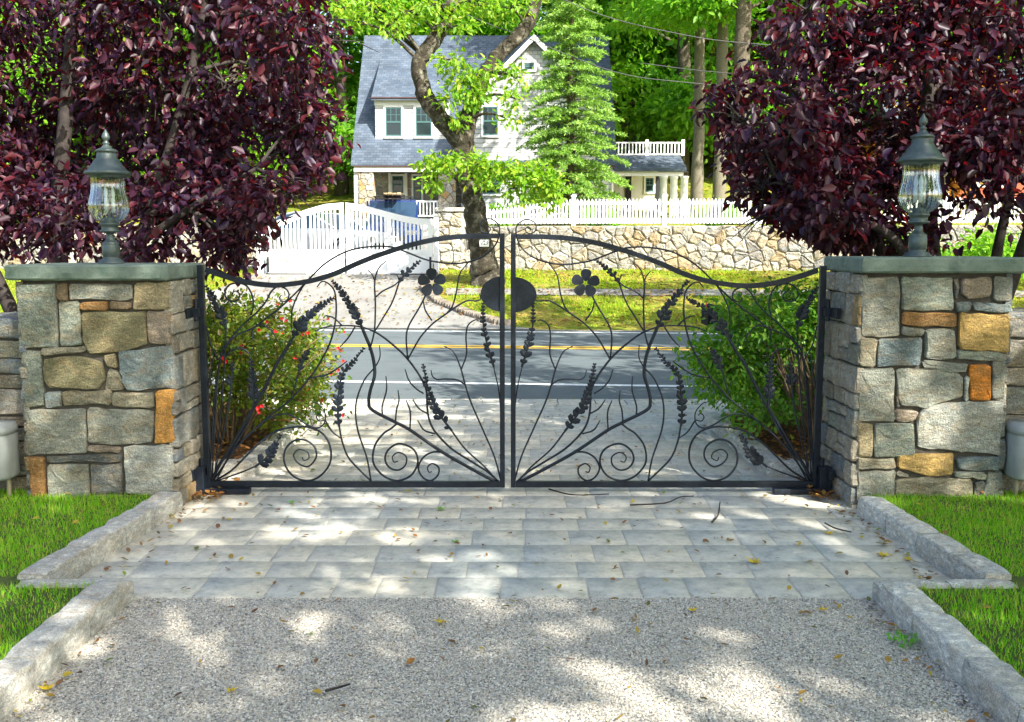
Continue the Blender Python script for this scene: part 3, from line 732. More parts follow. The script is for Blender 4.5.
# ================================================================== LANTERNS
def lantern(pxc, pybase, zbase, s, lab):
    bx = PX(pxc, pybase, 6.72); c0 = (bx.x, 6.72, zbase)
    root = thing('pillar_lantern', lab, 'lantern', c0, 'lanterns on the gate pillars')
    k = s/148.0; q = lambda pr: [(r*k/4.81, z*k/4.81) for r, z in pr]      # crop pixels above the base
    MB().lathe(q([(0,0),(62,0),(62,5),(56,9),(52,18),(38,24),(36,30),(40,36),(40,84),(36,90),(40,96),(30,104),(22,112),(18,122),(20,132),(16,140)]), c0, 32).build('base', 'verdigris', root, smooth=True, )
    MB().lathe(q([(16,140),(20,146),(46,150),(48,157),(38,162),(38,176),(44,182),(46,190),(40,196),(0,196)]), c0, 32).build('globe_cup', 'verdigris', root, smooth=True)
    gp = q([(42,194),(60,206),(80,226),(90,252),(92,275),(88,300),(80,330),(76,360),(76,395),(80,412)])
    MB().lathe(gp, c0, 96, flute=(.018, 24)).build('glass_globe', 'lamp_glass', root, smooth=True)
    rf = MB().lathe(q([(84,404),(88,410),(88,418),(104,420),(106,426),(104,434),(92,440),(74,462),(58,486),(46,500),(46,516),(42,522),(50,526),(52,532),(44,538),(24,546),(17,556),(12,562)]), c0, 32).build('roof', 'verdigris', root, smooth=True)
    MB().lathe(q([(12,560),(18,568),(10,574),(10,580),(17,586),(19,596),(15,610),(7,622),(2,632),(0,633)]), c0, 24).build('finial', 'verdigris', rf, smooth=True)
    cand = MB().lathe(q([(28,196),(28,214),(6,220),(6,250)]), c0, 16); cand.build('lamp_holder', 'verdigris', root, smooth=True)
    for j in range(3):
        a = 2*PI*j/3+.3; cc = (c0[0]+.028*k*148*math.cos(a), c0[1]+.028*k*148*math.sin(a), c0[2])
        sl = MB().lathe(q([(0,240),(9,240),(9,310),(0,311)]), cc, 12).build('candle_sleeve', 'sleeve', root, smooth=True)
        MB().lathe(q([(6,310),(10,325),(9,340),(4,360),(0,370)]), cc, 10).build('bulb', 'sleeve', sl, smooth=True)
lantern(111.5, 262, ZCL+.098, .995, 'green patinated lantern with fluted glass globe on the left stone pillar')
lantern(917, 256, ZCR+.098, 1.06, 'green patinated lantern with fluted glass globe on the right stone pillar')
# ================================================================== IRON GATE
YG = 6.75
def gate_leaf(mir, lab):
    def mp(p):
        x = p[0]
        if mir: x = 512.3+(503-x)*1.027+.2; return (x, p[1]+(0.7 if p[1] < 300 else 0))
        return p
    def W(p, dy=0):
        q = mp(p); v = PX(q[0], q[1], YG+dy); return v
    hx = PX(mp((204.5, 380))[0], 380, YG).x; lx = PX(mp((502.3, 380))[0], 380, YG).x
    org = (hx, YG, 0)
    root = thing('gate_leaf', lab, 'gate', org, 'wrought iron gate leaves')
    s = 1 if lx > hx else -1
    zb, zt0 = PX(512, 487, YG).z, W((203, 265)).z; ztl = W((503, 235)).z
    MB().box(hx-.021, hx+.021, YG-.02, YG+.02, zb, zt0).build('hinge_stile', 'iron', root, bevel=.003)
    MB().box(lx-.017, lx+.017, YG-.02, YG+.02, zb, ztl+.012).build('latch_stile', 'iron', root, bevel=.003)
    a, b_ = sorted((hx+s*.0215, lx-s*.0175))
    MB().box(a, b_, YG-.018, YG+.018, zb, zb+.042).build('bottom_rail', 'iron', root, bevel=.003)
    # swept top rail
    rp = [W(p) for p in ((206, 269.5), (220, 274.5), (240, 280.6), (260, 284.2), (280, 285), (310, 281), (335, 273.5), (355, 264.5), (373.5, 257), (397, 249), (420.6, 242.5), (444, 238.2), (468, 236.2), (485, 236.0), (499, 236.0))]
    pp = catmull(rp, 5); vs = []; n = len(pp)
    for i, p in enumerate(pp):
        t = (pp[min(i+1, n-1)]-pp[max(i-1, 0)]).normalized(); nn = Vector((-t.z, 0, t.x)); nn = nn if nn.z > 0 else -nn
        for (u, v) in ((.017, -.017), (.017, .017), (-.017, .017), (-.017, -.017)): vs.append(p+nn*u+Vector((0, v, 0)))
    fs = [(i*4+k, i*4+(k+1) % 4, (i+1)*4+(k+1) % 4, (i+1)*4+k) for i in range(n-1) for k in range(4)]+[(3, 2, 1, 0), (4*n-4, 4*n-3, 4*n-2, 4*n-1)]
    MB().add(vs, fs).build('top_rail', 'iron', root)
    def vine(pts, r=.0058, taper=True, nm='vine', dy=None):
        dy = random.uniform(-.008, .008) if dy is None else dy
        q = catmull([W(p, dy) for p in pts], 6); n = len(q); r *= 1.12
        rr = [r*(1-.45*max(0, (i/n-.6)/.4)) if taper else r for i in range(n)]
        return MB().tube(q, rr, 7).build(nm, 'iron', root, smooth=True)
    def spray(pts, size=8.5, dy=-.01):
        """tip first; leaves shrink towards the tip"""
        q = catmull([W(p, dy) for p in pts], 5); n = len(q)
        mb = MB().tube(q, [.004+.005*i/n for i in range(n)], 6)
        tot = sum((q[i+1]-q[i]).length for i in range(n-1)); step = .040; d = 0; k = 0; nxt = .012
        for i in range(n-1):
            seg = (q[i+1]-q[i]); L = seg.length
            while nxt < d+L:
                p = q[i].lerp(q[i+1], (nxt-d)/L); f = nxt/tot
                tdir = -seg.normalized()
                sz = (.28+.72*min(1, f*1.15))*size*.96/141.0*random.uniform(.85, 1.15)
                if f > .88: sz *= .7
                for sd in (-1, 1):
                    if random.random() < .08: continue
                    ang = math.radians(random.uniform(24, 44))*sd
                    dx = Vector((tdir.x*math.cos(ang)-tdir.z*math.sin(ang), random.uniform(-.35, .15), tdir.x*math.sin(ang)+tdir.z*math.cos(ang))).normalized()
                    sdv = Vector((-dx.z, 0, dx.x)).normalized(); nn = dx.cross(sdv)
                    Lf = sz; w = sz*.29; th = .0035
                    o = p+sdv*0
                    ring1 = [o+dx*Lf*.35+sdv*w*.8, o+dx*Lf*.35-nn*th*1.6, o+dx*Lf*.35-sdv*w*.8, o+dx*Lf*.35+nn*th]
                    ring2 = [o+dx*Lf*.75+sdv*w, o+dx*Lf*.75-nn*th*1.6, o+dx*Lf*.75-sdv*w, o+dx*Lf*.75+nn*th]
                    mb.add([o]+ring1+ring2+[o+dx*Lf], [(0,1,2),(0,2,3),(0,3,4),(0,4,1),(1,5,6,2),(2,6,7,3),(3,7,8,4),(4,8,5,1),(5,9,6),(6,9,7),(7,9,8),(8,9,5)])
                nxt += step*(.55+.6*f); k += 1
            d += L
        return mb.build('leaf_spray', 'iron', root)
    # main stems
    vine([(496,482),(470,468),(440.6,451),(410,430),(395,422),(372.4,410),(368.8,402),(370.5,390),(374.7,375),(373.5,360),(370,347),(366,337),(361.8,327)], .0105, False)
    spray([(332,280.5),(340,290),(348,302),(356,315),(362,327)], 10)
    vine([(211,482),(220,464),(228,452),(246.5,420),(263,391.8),(277,363.5),(284,353),(291,341)], .0105, False)
    spray([(334,297.5),(325,303),(314,311),(303,322),(291,341)], 10.5)
    vine([(213,481),(238,446),(264,421),(290,400),(310,377.5),(322,359),(331,340),(336,316),(335,293),(329,284),(322,281.5),(317,287)], .006)
    vine([(251,315),(253.3,306),(252,295),(246,285.5),(236,283),(228,286),(225,294),(228,300),(233,301.5),(238.5,299),(239.4,294),(236,291),(232.5,293),(233.5,296.5)], .0055)
    vine([(212,480),(215,420),(220,358),(228,342),(239,329),(247,321),(256,313),(265,303),(271,292),(278,286.5),(286,289),(289,294.6),(287,300),(282,301.5),(279.5,298),(281.5,295)], .0055)
    vine([(210,480),(213,420),(219,365),(224,352),(230,341),(241,333),(254,327.8),(266.4,318),(280,307.8),(297.7,291),(311,277),(326.6,262.5),(348,251),(371,246.6),(391,247),(404.8,251.5),(426,259.7),(440,262.4),(451,263.7),(465,262.6),(478.8,258.5),(489.9,251.5),(497,242),(499.6,231),(498,224),(491,219),(484,220),(480,225),(481.5,231),(487,232.8),(490.5,229.4),(488,226),(485,228)], .0055)
    vine([(252.4,339.5),(252.5,330),(258,326),(266,326.5),(273,333),(278,342)], .005)
    vine([(308,280),(302,288),(296,298.8),(292,311),(291.5,323.7),(292.5,336)], .005)
    spray([(206,286),(213,298),(220,311),(226,328)], 10.5)
    vine([(226,327),(225,350),(222,400),(214,481)], .005)
    vine([(206.5,326),(211,345),(220,362)], .005); vine([(206,400),(209,380),(214,352)], .004)
    vine([(225,357),(232,350),(243,349),(249,354),(251,364)], .005)
    spray([(251,358),(252,373),(253,388),(254,406)], 9.5)
    vine([(254,405),(247,424),(231,452),(216,481)], .0065)
    spray([(232.4,362),(232,374),(231,390)], 9); vine([(231,388),(228,410),(221,445),(213,481)], .005)
    spray([(280.6,435),(275,446),(267,457),(255,467)], 11.5); vine([(256,466),(242,472),(228,477),(214,482)], .005)
    spray([(310,348),(305,357),(299,371)], 9); vine([(299,370),(296,382),(291,397)], .005)
    # spirals
    vine([(213,482),(232,470),(250,452),(263,440),(277,431),(291,427.5),(307.7,427),(321.9,433),(330,446),(330,463),(320,476),(307.7,480.6),(294,476.6),(285,464.8),(285,450.7),(293.6,441),(305,440),(314.5,447),(316,457.5),(308,466.5),(298,463),(293.6,455),(299,449.5),(307,452),(309,457.7),(304,460.5),(302,457)], .0065)
    vine([(266,420),(277,415),(286.5,414),(296,417.7),(307.7,425),(317,428),(324,423.6),(325,413),(318.5,404),(312.4,401.7)], .005)
    vine([(324.5,420),(319,421),(316.6,416.8),(319.5,413.5),(322.5,415.5)], .004)
    vine([(325,420),(332.5,431.8),(340.7,438)], .005)
    spray([(364,348),(353.7,361.6),(344,371),(340,384),(338,400),(338,414),(339,426)], 9.5)
    vine([(371,481),(357.6,468),(347.9,456.6),(342,441),(339,425)], .006, False)
    vine([(371,481),(367,458.6),(358,431),(355.6,412),(357.6,396.5),(365,379),(375,367),(379.9,357),(379.5,345)], .0055)
    vine([(309,378),(326,375),(338,368),(347,361)], .005)
    # long arching branch and its shoots
    vine([(315,331),(326,327),(340,325.7),(355,326),(365,328),(378,333.6),(392,344),(405,356),(416,370),(423,382),(426.5,391),(427.5,410),(430.4,423),(437,434),(452,449),(473,462.5),(488.6,472.5),(499,482)][::-1], .0068, True)
    for pts in ([(423.6,393.6),(416,388.5),(409,380.5),(405,369)], [(427.5,413.6),(419,408.5),(412.6,399.5)], [(435,433.8),(424,430),(417.5,420)], [(342,325.5),(334,318),(325.4,315.4)], [(355,327),(348,338),(340,347)],
                [(382.5,415),(382.3,406),(386.5,390),(386,376)], [(395.5,422),(396.5,410),(399,400.4),(398,390)], [(410,429),(410.3,412),(406,400)]):
        vine(pts, .0052)
    vine([(397,423.5),(391,428.5),(383,434),(374.7,446),(373.3,462.4),(383,475.4),(397,480.6),(411,475.4),(417.8,462.4),(413.6,449.5),(399.4,443.6),(388.5,449.5),(385,459),(389.5,467.5),(398.3,470),(405.5,465),(406,456.6),(398.5,452.4),(392.6,456.5),(394,462),(398,461)], .0065)
    vine([(443,452),(432.4,452.2),(423,457.7),(418.3,468),(423,477.5),(431,480.5),(438,475),(438.6,467.5),(432.4,463.6),(427.7,467),(428.7,472),(432,471.6)], .006)
    spray([(423,364),(426.5,382),(433,403),(442,418),(452,431)], 10); vine([(498,482),(484.7,466.8),(465.3,449),(451.5,430.5)], .0055, False)
    vine([(501,481),(494.4,456.7),(482.8,429.5),(471,402.4),(465.3,385),(460.5,367.5),(453.6,352),(444,346)], .0055)
    vine([(461.5,369),(466.5,354),(466,337),(468,325.4),(475,320),(479,321)], .005)
    vine([(465.3,385),(457.6,380),(446,379),(437,379.3),(432.4,376),(431,370)], .005)
    spray([(483,303),(483.5,327),(489,351),(494,367)], 8.5); vine([(503,458),(500.8,445),(500.8,412),(498.4,388.8),(493.5,366)], .005)
    # lock plate: half round disc on the latch stile
    cen = W((503, 294)); rx = (21.5 if not mir else 23)/141; rz = 17/141; pts = [cen+Vector((-s*rx*math.sin(t), -.006, rz*math.cos(t))) for t in [PI*i/24 for i in range(25)]]
    MB().prism(pts, (0, .012, 0)).build('lock_plate', 'iron', root)
    # vine from the lock plate
    vine([(479.5,293.6),(480.5,299),(476,301),(467.7,300.6),(458.3,305.4),(446.5,313.6),(432.4,324),(420.6,337),(412.4,351),(407.7,359.5)][::-1], .0055)
    vine([(446.5,313.6),(452.4,306),(456.3,292.4),(459.8,274),(467.7,263)], .0052)
    vine([(407.7,358),(406.3,338),(409,325.4),(420,306.5),(427,292)], .0055, False); vine([(432,320.7),(425.3,310),(423,299)], .005)
    fc = W((432, 282.5), -.008); fl = MB()
    for k in range(5):
        a = 2*PI*k/5+math.radians(20 if not mir else 15); d = Vector((math.cos(a), 0, math.sin(a))); sd = Vector((-d.z, 0, d.x))
        r1 = .098; loop = []
        for i in range(14):
            t = 2*PI*i/14; rr = .5-.5*math.cos(t)
            u = r1*(.12+.88*(.5-.5*math.cos(t))); v = .042*math.sin(t)*(.45+.55*(.5-.5*math.cos(t)))
            loop.append(fc+d*u+sd*v*1.15+Vector((0, -.012*(u/r1), 0)))
        fl.prism(loop, (0, .005, 0))
    fl.build('flower', 'iron', root)
    # forked twigs
    vine([(369,350),(372,342),(374.7,327.7),(375.4,304),(374.7,283),(378.3,269),(386.5,260.6)], .0055); vine([(374.7,281),(372.4,275),(368,270)], .004)
    vine([(376,297),(383,291),(394,285.5),(399,281)], .0052)
    spray([(420.6,260.5),(411,268),(405,274),(399.4,282)], 7.5); vine([(375.4,330.6),(383,318),(392.4,301.8),(399.6,281)], .0052, False)
    vine([(399,280.5),(397,275),(392.5,274)], .004)
    # hinge and operator
    for zz in (PX(200, 312, YG).z, PX(200, 470, YG).z):
        x0, x1 = sorted((hx-s*.0, hx-s*.085)); MB().box(x0, x1, YG-.055, YG-.021, zz-.03, zz+.03).box(*sorted((hx-s*.045, hx-s*.075)), YG-.17, YG-.056, zz-.035, zz+.035).tube([(hx-s*.03, YG-.04, zz-.06), (hx-s*.03, YG-.04, zz+.09)], .015, 10).build('hinge', 'iron', root, bevel=.003)
    x0, x1 = sorted((hx-s*.06, hx+s*.31)); MB().box(x0, x1, YG-.10, YG-.04, .012, .047).build('opener_arm', 'iron', root, bevel=.004)
    x0, x1 = sorted((hx-s*.08, hx+s*.0)); MB().box(x0, x1, YG-.10, YG-.02, .048, .20).build('opener_bracket', 'iron', root, bevel=.004)
    return root
gate_leaf(False, 'left leaf of the black wrought iron gate with curling vines, hung on the left pillar')
gate_leaf(True, 'right leaf of the black wrought iron gate with curling vines, hung on the right pillar')
# ================================================================== ACROSS THE STREET: walls, post, fence, gate
U_ = Vector((1, -.1, 0)).normalized(); Nf = Vector((-.1, -1, 0)).normalized(); UZ = Vector((0, 0, 1))
FS = [(.40,.385,.34),(.46,.43,.37),(.34,.335,.31),(.42,.37,.28),(.36,.28,.18),(.30,.295,.28),(.48,.46,.42),(.38,.34,.27),(.27,.27,.26),(.36,.36,.34)]
def stone_run(name, lab, cat, xa, xb, t, z0, z1, depth, su, sv, group=None, ends=True, capz=None, FSs=FS):
    ya, yb = t-.1*xa, t-.1*xb
    O = Vector((xa, ya, z0)); L = (Vector((xb, yb, 0))-Vector((xa, ya, 0))).length
    root = thing(name, lab, cat, ((xa+xb)/2, (ya+yb)/2, z0), group)
    back = -Nf*depth
    MB().prism([O-Nf*.03, O+U_*L-Nf*.03, O+U_*L+back+Nf*.03, O+back+Nf*.03], (0, 0, z1-z0-.02)).build('mortar', 'mortar_pale', root)
    mb = MB()
    faces = [(O, U_, Nf, L)]
    if ends: faces += [(O+U_*L, -Nf, U_, depth), (O-Nf*depth, Nf, -U_, depth)]
    for o, u, n_, l in faces:
        for poly in voronoi(0, l, 0, z1-z0, su, sv, .006, .46):
            poly = chaikin(poly, 1, .16)
            cc = random.choice(FSs); g = random.uniform(.85, 1.15)
            rock(mb, poly, o, u, UZ, n_, tuple(v*g for v in cc), proud=.03, rough=.018, inset=.04, depth=.06, seglen=.16, jit=.008)
    for poly in voronoi(0, L, 0, depth, su*1.3, .3, .018):
        rock(mb, poly, Vector((O.x, O.y, z1-.05)), U_, -Nf, UZ, random.choice(FSs), proud=.04, rough=.012, inset=.03, seglen=.2)
    mb.build('masonry', 'fieldstone', root, smooth=False)
    return root
stone_run('retaining_wall', 'sunlit fieldstone retaining wall under the white picket fence across the street', 'wall', -1.35, 16, 27.5, .85, 2.24, .5, .36, .25, ends=False)
stone_run('retaining_wall', 'sunlit fieldstone retaining wall left of the white driveway gate, half hidden by the purple tree', 'wall', -22, -7.15, 27.5, .85, 2.3, .5, .5, .32, ends=False)
stone_run('stone_post', 'pale fieldstone post between the white driveway gate and the picket fence', 'pillar', -2.06, -1.36, 27.3, .85, 2.62, .7, .3, .22, FSs=[(.52,.51,.46),(.58,.57,.52),(.46,.45,.41),(.50,.45,.36)])
po = [o for o in COL.objects if o.name.startswith('stone_post')][0]
cp = MB(); O = Vector((-2.12, 27.3+.212, 2.63))+Nf*.06
for k in range(3): cp.prism([O+U_*(k*.274+.004), O+U_*(k*.274+.27), O+U_*(k*.274+.27)-Nf*.82, O+U_*(k*.274+.004)-Nf*.82], (0, 0, .11), (.56, .55, .51))
cp.build('cap', 'fieldstone', po, bevel=.012)
# picket fence
root = thing('picket_fence', 'white picket fence standing on the fieldstone wall across the street', 'fence', (4, 27.3, 2.25))
TF = 27.68
def fp(x, z, d=0): return Vector((x, TF-.1*x+d, z))
def ftop(x): return 2.98+(-.28*max(0, (1.6-x)/2.4) if x < 1.6 else 0)
postx = [PX(p, 210, 27.4).x for p in (486, 574, 664, 753, 842, 931, 1020)]
pk = MB(); x = postx[0]+.1; i = 0
while x < postx[-1]:
    if min(abs(x-p) for p in postx) > .075:
        zt_ = ftop(x); w = .028
        pk.prism([fp(x-w, 2.30), fp(x+w, 2.30), fp(x+w, zt_-.05), fp(x, zt_+.0), fp(x-w, zt_-.05)], (0, .018, 0))
    x += .1
pk.build('pickets', 'white', root)
for k in range(len(postx)-1):
    for z in (0, 1):
        a, b_ = postx[k]+.055, postx[k+1]-.055
        za, zb_ = ((2.32, 2.32) if z == 0 else (ftop(a)-.16, ftop(b_)-.16)); h = .13 if z == 0 else .075
        MB().prism([fp(a, za, .02), fp(b_, zb_, .02), fp(b_, zb_+h, .02), fp(a, za+h, .02)], (0, .035, 0)).build('rail', 'white', root)
for p in postx:
    q = fp(p, 2.24); zt_ = ftop(p)+.05
    o = MB().box(q.x-.055, q.x+.055, q.y-.03, q.y+.08, 2.22, zt_).box(q.x-.075, q.x+.075, q.y-.05, q.y+.10, zt_+.001, zt_+.035).box(q.x-.045, q.x+.045, q.y-.02, q.y+.07, zt_+.0355, zt_+.075).build('post', 'white', root)
# white driveway gate, two leaves
TG = 26.4
def gp(px_, z, d=0):
    x = PX(px_, 250, 26.8).x; return Vector((x, TG-.1*x+d, z))
def gz(py): return PX(300, py, 26.85).z
def white_gate(pa, pb, curve, lab, arm):
    root = thing('white_gate', lab, 'gate', tuple(gp((pa+pb)/2, .9)), 'white driveway gate leaves')
    def top(px_): return gz(float(np.interp(px_, [q[0] for q in curve], [q[1] for q in curve])))
    zb, zr = gz(275.5), gz(251.5)
    n = 14; xs_ = [pa+(pb-pa)*i/n for i in range(n+1)]
    fr = MB()
    up = [gp(x, top(x)) for x in xs_]; dn = [gp(x, top(x)-.17) for x in xs_]
    fr.prism(up+dn[::-1], (0, .05, 0)).build('top_rail', 'white', root)
    for q0, q1 in ((pa, pa+4.5), (pb-4.5, pb)):
        MB().prism([gp(q0, zb, -.003), gp(q1, zb, -.003), gp(q1, top(q1)-.01, -.003), gp(q0, top(q0)-.01, -.003)], (0, .056, 0)).build('stile', 'white', root)
    m = (pa+pb)/2
    MB().prism([gp(m-2.4, zb+.02, -.002), gp(m+2.4, zb+.02, -.002), gp(m+2.4, top(m)-.1, -.002), gp(m-2.4, top(m)-.1, -.002)], (0, .054, 0)).build('stile', 'white', root)
    MB().prism([gp(pa+4.5, zr-.06, 0), gp(pb-4.5, zr-.06), gp(pb-4.5, zr+.05), gp(pa+4.5, zr+.05)], (0, .05, 0)).build('middle_rail', 'white', root)
    MB().prism([gp(pa+4.5, zb, 0), gp(pb-4.5, zb), gp(pb-4.5, zb+.10), gp(pa+4.5, zb+.10)], (0, .05, 0)).build('bottom_rail', 'white', root)
    MB().prism([gp(pa+4, zb+.08, .018), gp(pb-4, zb+.08, .018), gp(pb-4, zr-.04, .018), gp(pa+4, zr-.04, .018)], (0, .02, 0)).build('panel', 'white', root)
    pk = MB(); x = pa+6.6
    while x < pb-6:
        if abs(x-m) > 3.4: pk.prism([gp(x-1.05, zr+.03, .012), gp(x+1.05, zr+.03, .012), gp(x+1.05, top(x)-.12, .012), gp(x-1.05, top(x)-.12, .012)], (0, .024, 0))
        x += 4.15
    pk.build('pickets', 'white', root)
    a, b_ = arm
    MB().prism([gp(a, zb+.0, -.12), gp(b_, zb+.0, -.12), gp(b_, zb+.06, -.12), gp(a, zb+.06, -.12)], (0, .06, 0)).build('opener_arm', 'rubber', root)
    hp = pa+2 if a < 300 else pb-2; hpx = (a+2 if a < 300 else b_-2)
    MB().prism([gp(hpx-1, zb+.08, -.1), gp(hpx+1, zb+.08, -.1), gp(hpx+1, zb+.5, -.1), gp(hpx-1, zb+.5, -.1)], (0, .05, 0)).build('opener_bracket', 'rubber', root)
white_gate(262, 344, [(262, 223), (270, 222), (287, 217), (305, 209.5), (325, 204), (344, 202.5)], 'left leaf of the white picket driveway gate across the street', (264, 305))
white_gate(346, 433, [(346, 202.5), (364, 205), (387, 211.5), (407, 216.5), (420, 218.5), (433, 219)], 'right leaf of the white picket driveway gate across the street', (391, 433))
for pa, pb, lab in ((254, 260.5, 'white square post at the left end of the white driveway gate'), (434.5, 439, 'white square post at the right end of the white driveway gate')):
    r = thing('gate_post', lab, 'post', tuple(gp((pa+pb)/2, .8)))
    MB().prism([gp(pa, .75, 0), gp(pb, .75, 0), gp(pb, gz(216)), gp(pa, gz(216))], (0, .17, 0)).build('shaft', 'white', r)
    MB().prism([gp(pa-.8, gz(216)+.001, -.03), gp(pb+.8, gz(216)+.001, -.03), gp(pb+.8, gz(216)+.05, -.03), gp(pa-.8, gz(216)+.05, -.03)], (0, .23, 0)).build('cap', 'white', r)
# ================================================================== CARS
def car(lab, paint, kind, loc, rot):
    root = thing('parked_car' if kind == 'sedan' else 'parked_van', lab, 'car' if kind == 'sedan' else 'van')
    if kind == 'sedan':
        body = [(-2.25,.32),(-2.28,.62),(-2.2,.88),(-1.75,.96),(-1.1,1.0),(.9,.98),(1.6,.88),(2.15,.72),(2.25,.5),(2.22,.3)]
        cab = [(-1.62,.95),(-1.0,1.40),(-.45,1.47),(.25,1.43),(1.05,.97)]; W, wc, wr = .87, .70, .33
    else:
        body = [(-2.35,.35),(-2.4,.8),(-2.38,1.12),(-.9,1.14),(1.0,1.10),(1.7,1.02),(2.25,.85),(2.35,.6),(2.3,.33)]
        cab = [(-2.34,1.11),(-2.2,1.75),(-1.9,1.83),(.1,1.83),(.55,1.75),(1.2,1.10)]; W, wc, wr = .92, .78, .37
    n = len(body); mb = MB(); vs = []
    for y, s in ((-W, .93), (-W+.08, 1), (W-.08, 1), (W, .93)):
        vs += [(x*(.985 if s < 1 else 1), y, .62+(z-.62)*s) for x, z in body]
    fs = [(r*n+i, r*n+(i+1) % n, (r+1)*n+(i+1) % n, (r+1)*n+i) for r in range(3) for i in range(n)]+[tuple(range(n)), tuple(range(3*n, 4*n))[::-1]]
    mb.add(vs, fs).build('body', paint, root, bevel=.03)
    m = len(cab); vs = []
    for y in (-1, 1):
        for x, z in cab:
            f = (z-cab[0][1])/(max(q[1] for q in cab)-cab[0][1]); vs.append((x, y*(W-.06+(wc-W+.06)*f), z))
    g = MB().add(vs, [tuple(range(m)), tuple(range(m, 2*m))[::-1]]+[(i, m+i, m+(i+1) % m, (i+1) % m) for i in range(m)]); cabo = g.build('cabin_glass', 'car_glass', root)
    zt_ = max(q[1] for q in cab); rf = MB(); top = [(x, z) for x, z in cab if z > zt_-.1]
    rp = [(x, z+.02) for x, z in top]
    rf.prism([(x, -wc-.02, z) for x, z in rp]+[(x, -wc-.02, z-.06) for x, z in rp[::-1]], (0, 2*wc+.04, 0)).build('roof', paint, root, bevel=.015)
    for sy in (-1, 1):
        for i in (0, m-2):
            (x0, z0), (x1, z1) = cab[i], cab[i+1]
            MB().tube([(x0, sy*(W-.05), z0), (x1, sy*(wc+.005), z1)], .035, 6).build('pillar', paint, root)
        xm = (cab[1][0]+cab[-2][0])/2+.1
        MB().tube([(xm, sy*(W-.05), cab[0][1]), (xm, sy*(wc+.01), zt_)], .03, 6).build('pillar', paint, root)
    for sx in (-1.4, 1.42):
        for sy in (-1, 1):
            c0 = (sx, sy*(W-.10), wr); prof = [(wr-.09, -.1), (wr-.01, -.1), (wr, -.06), (wr, .06), (wr-.01, .1), (wr-.09, .1)]
            vs = []; 
            for r_, y in prof:
                for k in range(24): a = 2*PI*k/24; vs.append((c0[0]+r_*math.cos(a), c0[1]+y, c0[2]+r_*math.sin(a)))
            w = MB().add(vs, [(l*24+i, l*24+(i+1) % 24, (l+1)*24+(i+1) % 24, (l+1)*24+i) for l in range(5) for i in range(24)]).build('wheel', 'rubber', root, smooth=True)
            d = MB(); d.prism([(c0[0]+(wr-.09)*math.cos(2*PI*k/20), c0[1]-.06, c0[2]+(wr-.09)*math.sin(2*PI*k/20)) for k in range(20)], (0, .12, 0))
            for k in range(5):
                a = 2*PI*k/5; d.tube([(c0[0], c0[1]+sy*.07, c0[2]), (c0[0]+(wr-.1)*math.cos(a), c0[1]+sy*.07, c0[2]+(wr-.1)*math.sin(a))], .02, 5)
            d.build('rim', 'chrome', w)
            ar = MB(); ar.tube([(c0[0]+(wr+.05)*math.cos(a), sy*(W+.004), c0[2]+(wr+.05)*math.sin(a)) for a in [PI*k/12 for k in range(13)]], .03, 6).build('wheel_arch', 'rubber', root)
    for sy in (-.62, .62):
        MB().box(body[-2][0]-.06, body[-2][0]+.0, sy-.16, sy+.16, .60, .74).build('headlight', 'chrome', root, bevel=.01)
    MB().box(2.26 if kind != 'sedan' else 2.17, 2.36 if kind != 'sedan' else 2.26, -.45, .45, .42, .56).build('grille', 'rubber', root)
    if kind == 'van':
        rk = MB()
        for sy in (-.62, .62): rk.tube([(-1.9, sy, 1.93), (.3, sy, 1.93)], .02, 6)
        for x in (-1.8, -.8, .2): rk.tube([(x, -.7, 1.84), (x, -.68, 1.95), (x, .68, 1.95), (x, .7, 1.84)], .018, 6)
        rk.build('roof_rack', 'rubber', root)
    root.location = loc; root.rotation_euler = (0, 0, rot)
    return root
q = PX(326, 260, 29.6)
car('white car parked behind the left leaf of the white driveway gate', 'car_white', 'sedan', (q.x-.15, 29.9, zs(q.x, 29.9)+.03), math.radians(-28))
q = PX(388, 230, 34.6); vz = zs(q.x, 34.9)-.12
van = car('blue van with roof rack parked in front of the house porch', 'car_blue', 'van', (q.x+.12, 35.2, vz), math.radians(-84))
lb = MB()
for i in range(4): lb.box(-1.5+.05*i, 1.3-.03*i, -.30+i*.15, -.17+i*.15, 1.972, 2.02+.02*(i % 2))
o = lb.build('lumber_boards', 'lumber'); tag(o, 'long wooden boards lying on the roof rack of the blue van', 'lumber'); o.location = van.location; o.rotation_euler = van.rotation_euler
# ================================================================== HOUSE
YE = 38.0
def X_(px_, Y_=YE, py=150): return PX(px_, py, Y_).x
def Z_(py, Y_=YE): return PX(450, py, Y_).z
zg = 2.0
xl, xr = X_(353.7), X_(614.5)
HR = thing('house', 'white shingled house with steep blue grey roof, dormer and stone porch across the street', 'house', ((xl+xr)/2, 41, 2.3))
ze = Z_(163.5, 37.9); YR = 42.0; zr = Z_(35.5, YR)
rf = MB(); sl = (zr-ze)/(YR-37.9)
rf.prism([(xl-.1, 37.9, ze), (xl-.1, YR, zr), (xl-.1, 46.1, ze), (xl-.1, 46.1, ze-.08), (xl-.1, YR, zr-.12), (xl-.1, 37.9, ze-.08)], (xr-xl+.2, 0, 0))
roof = rf.build('roof', 'roof_shingle', HR)
MB().box(xl-.02, xr+.02, 37.88, 37.92, ze-.12, ze-.083).build('eave_trim', 'redtrim', HR)
def rz(y): return ze+sl*(y-37.9)
# fascia of the porch
xpr = X_(459)
MB().box(xl, xpr, 37.94, 38.10, Z_(171.8), ze-.085).build('porch_beam', 'cream', HR)
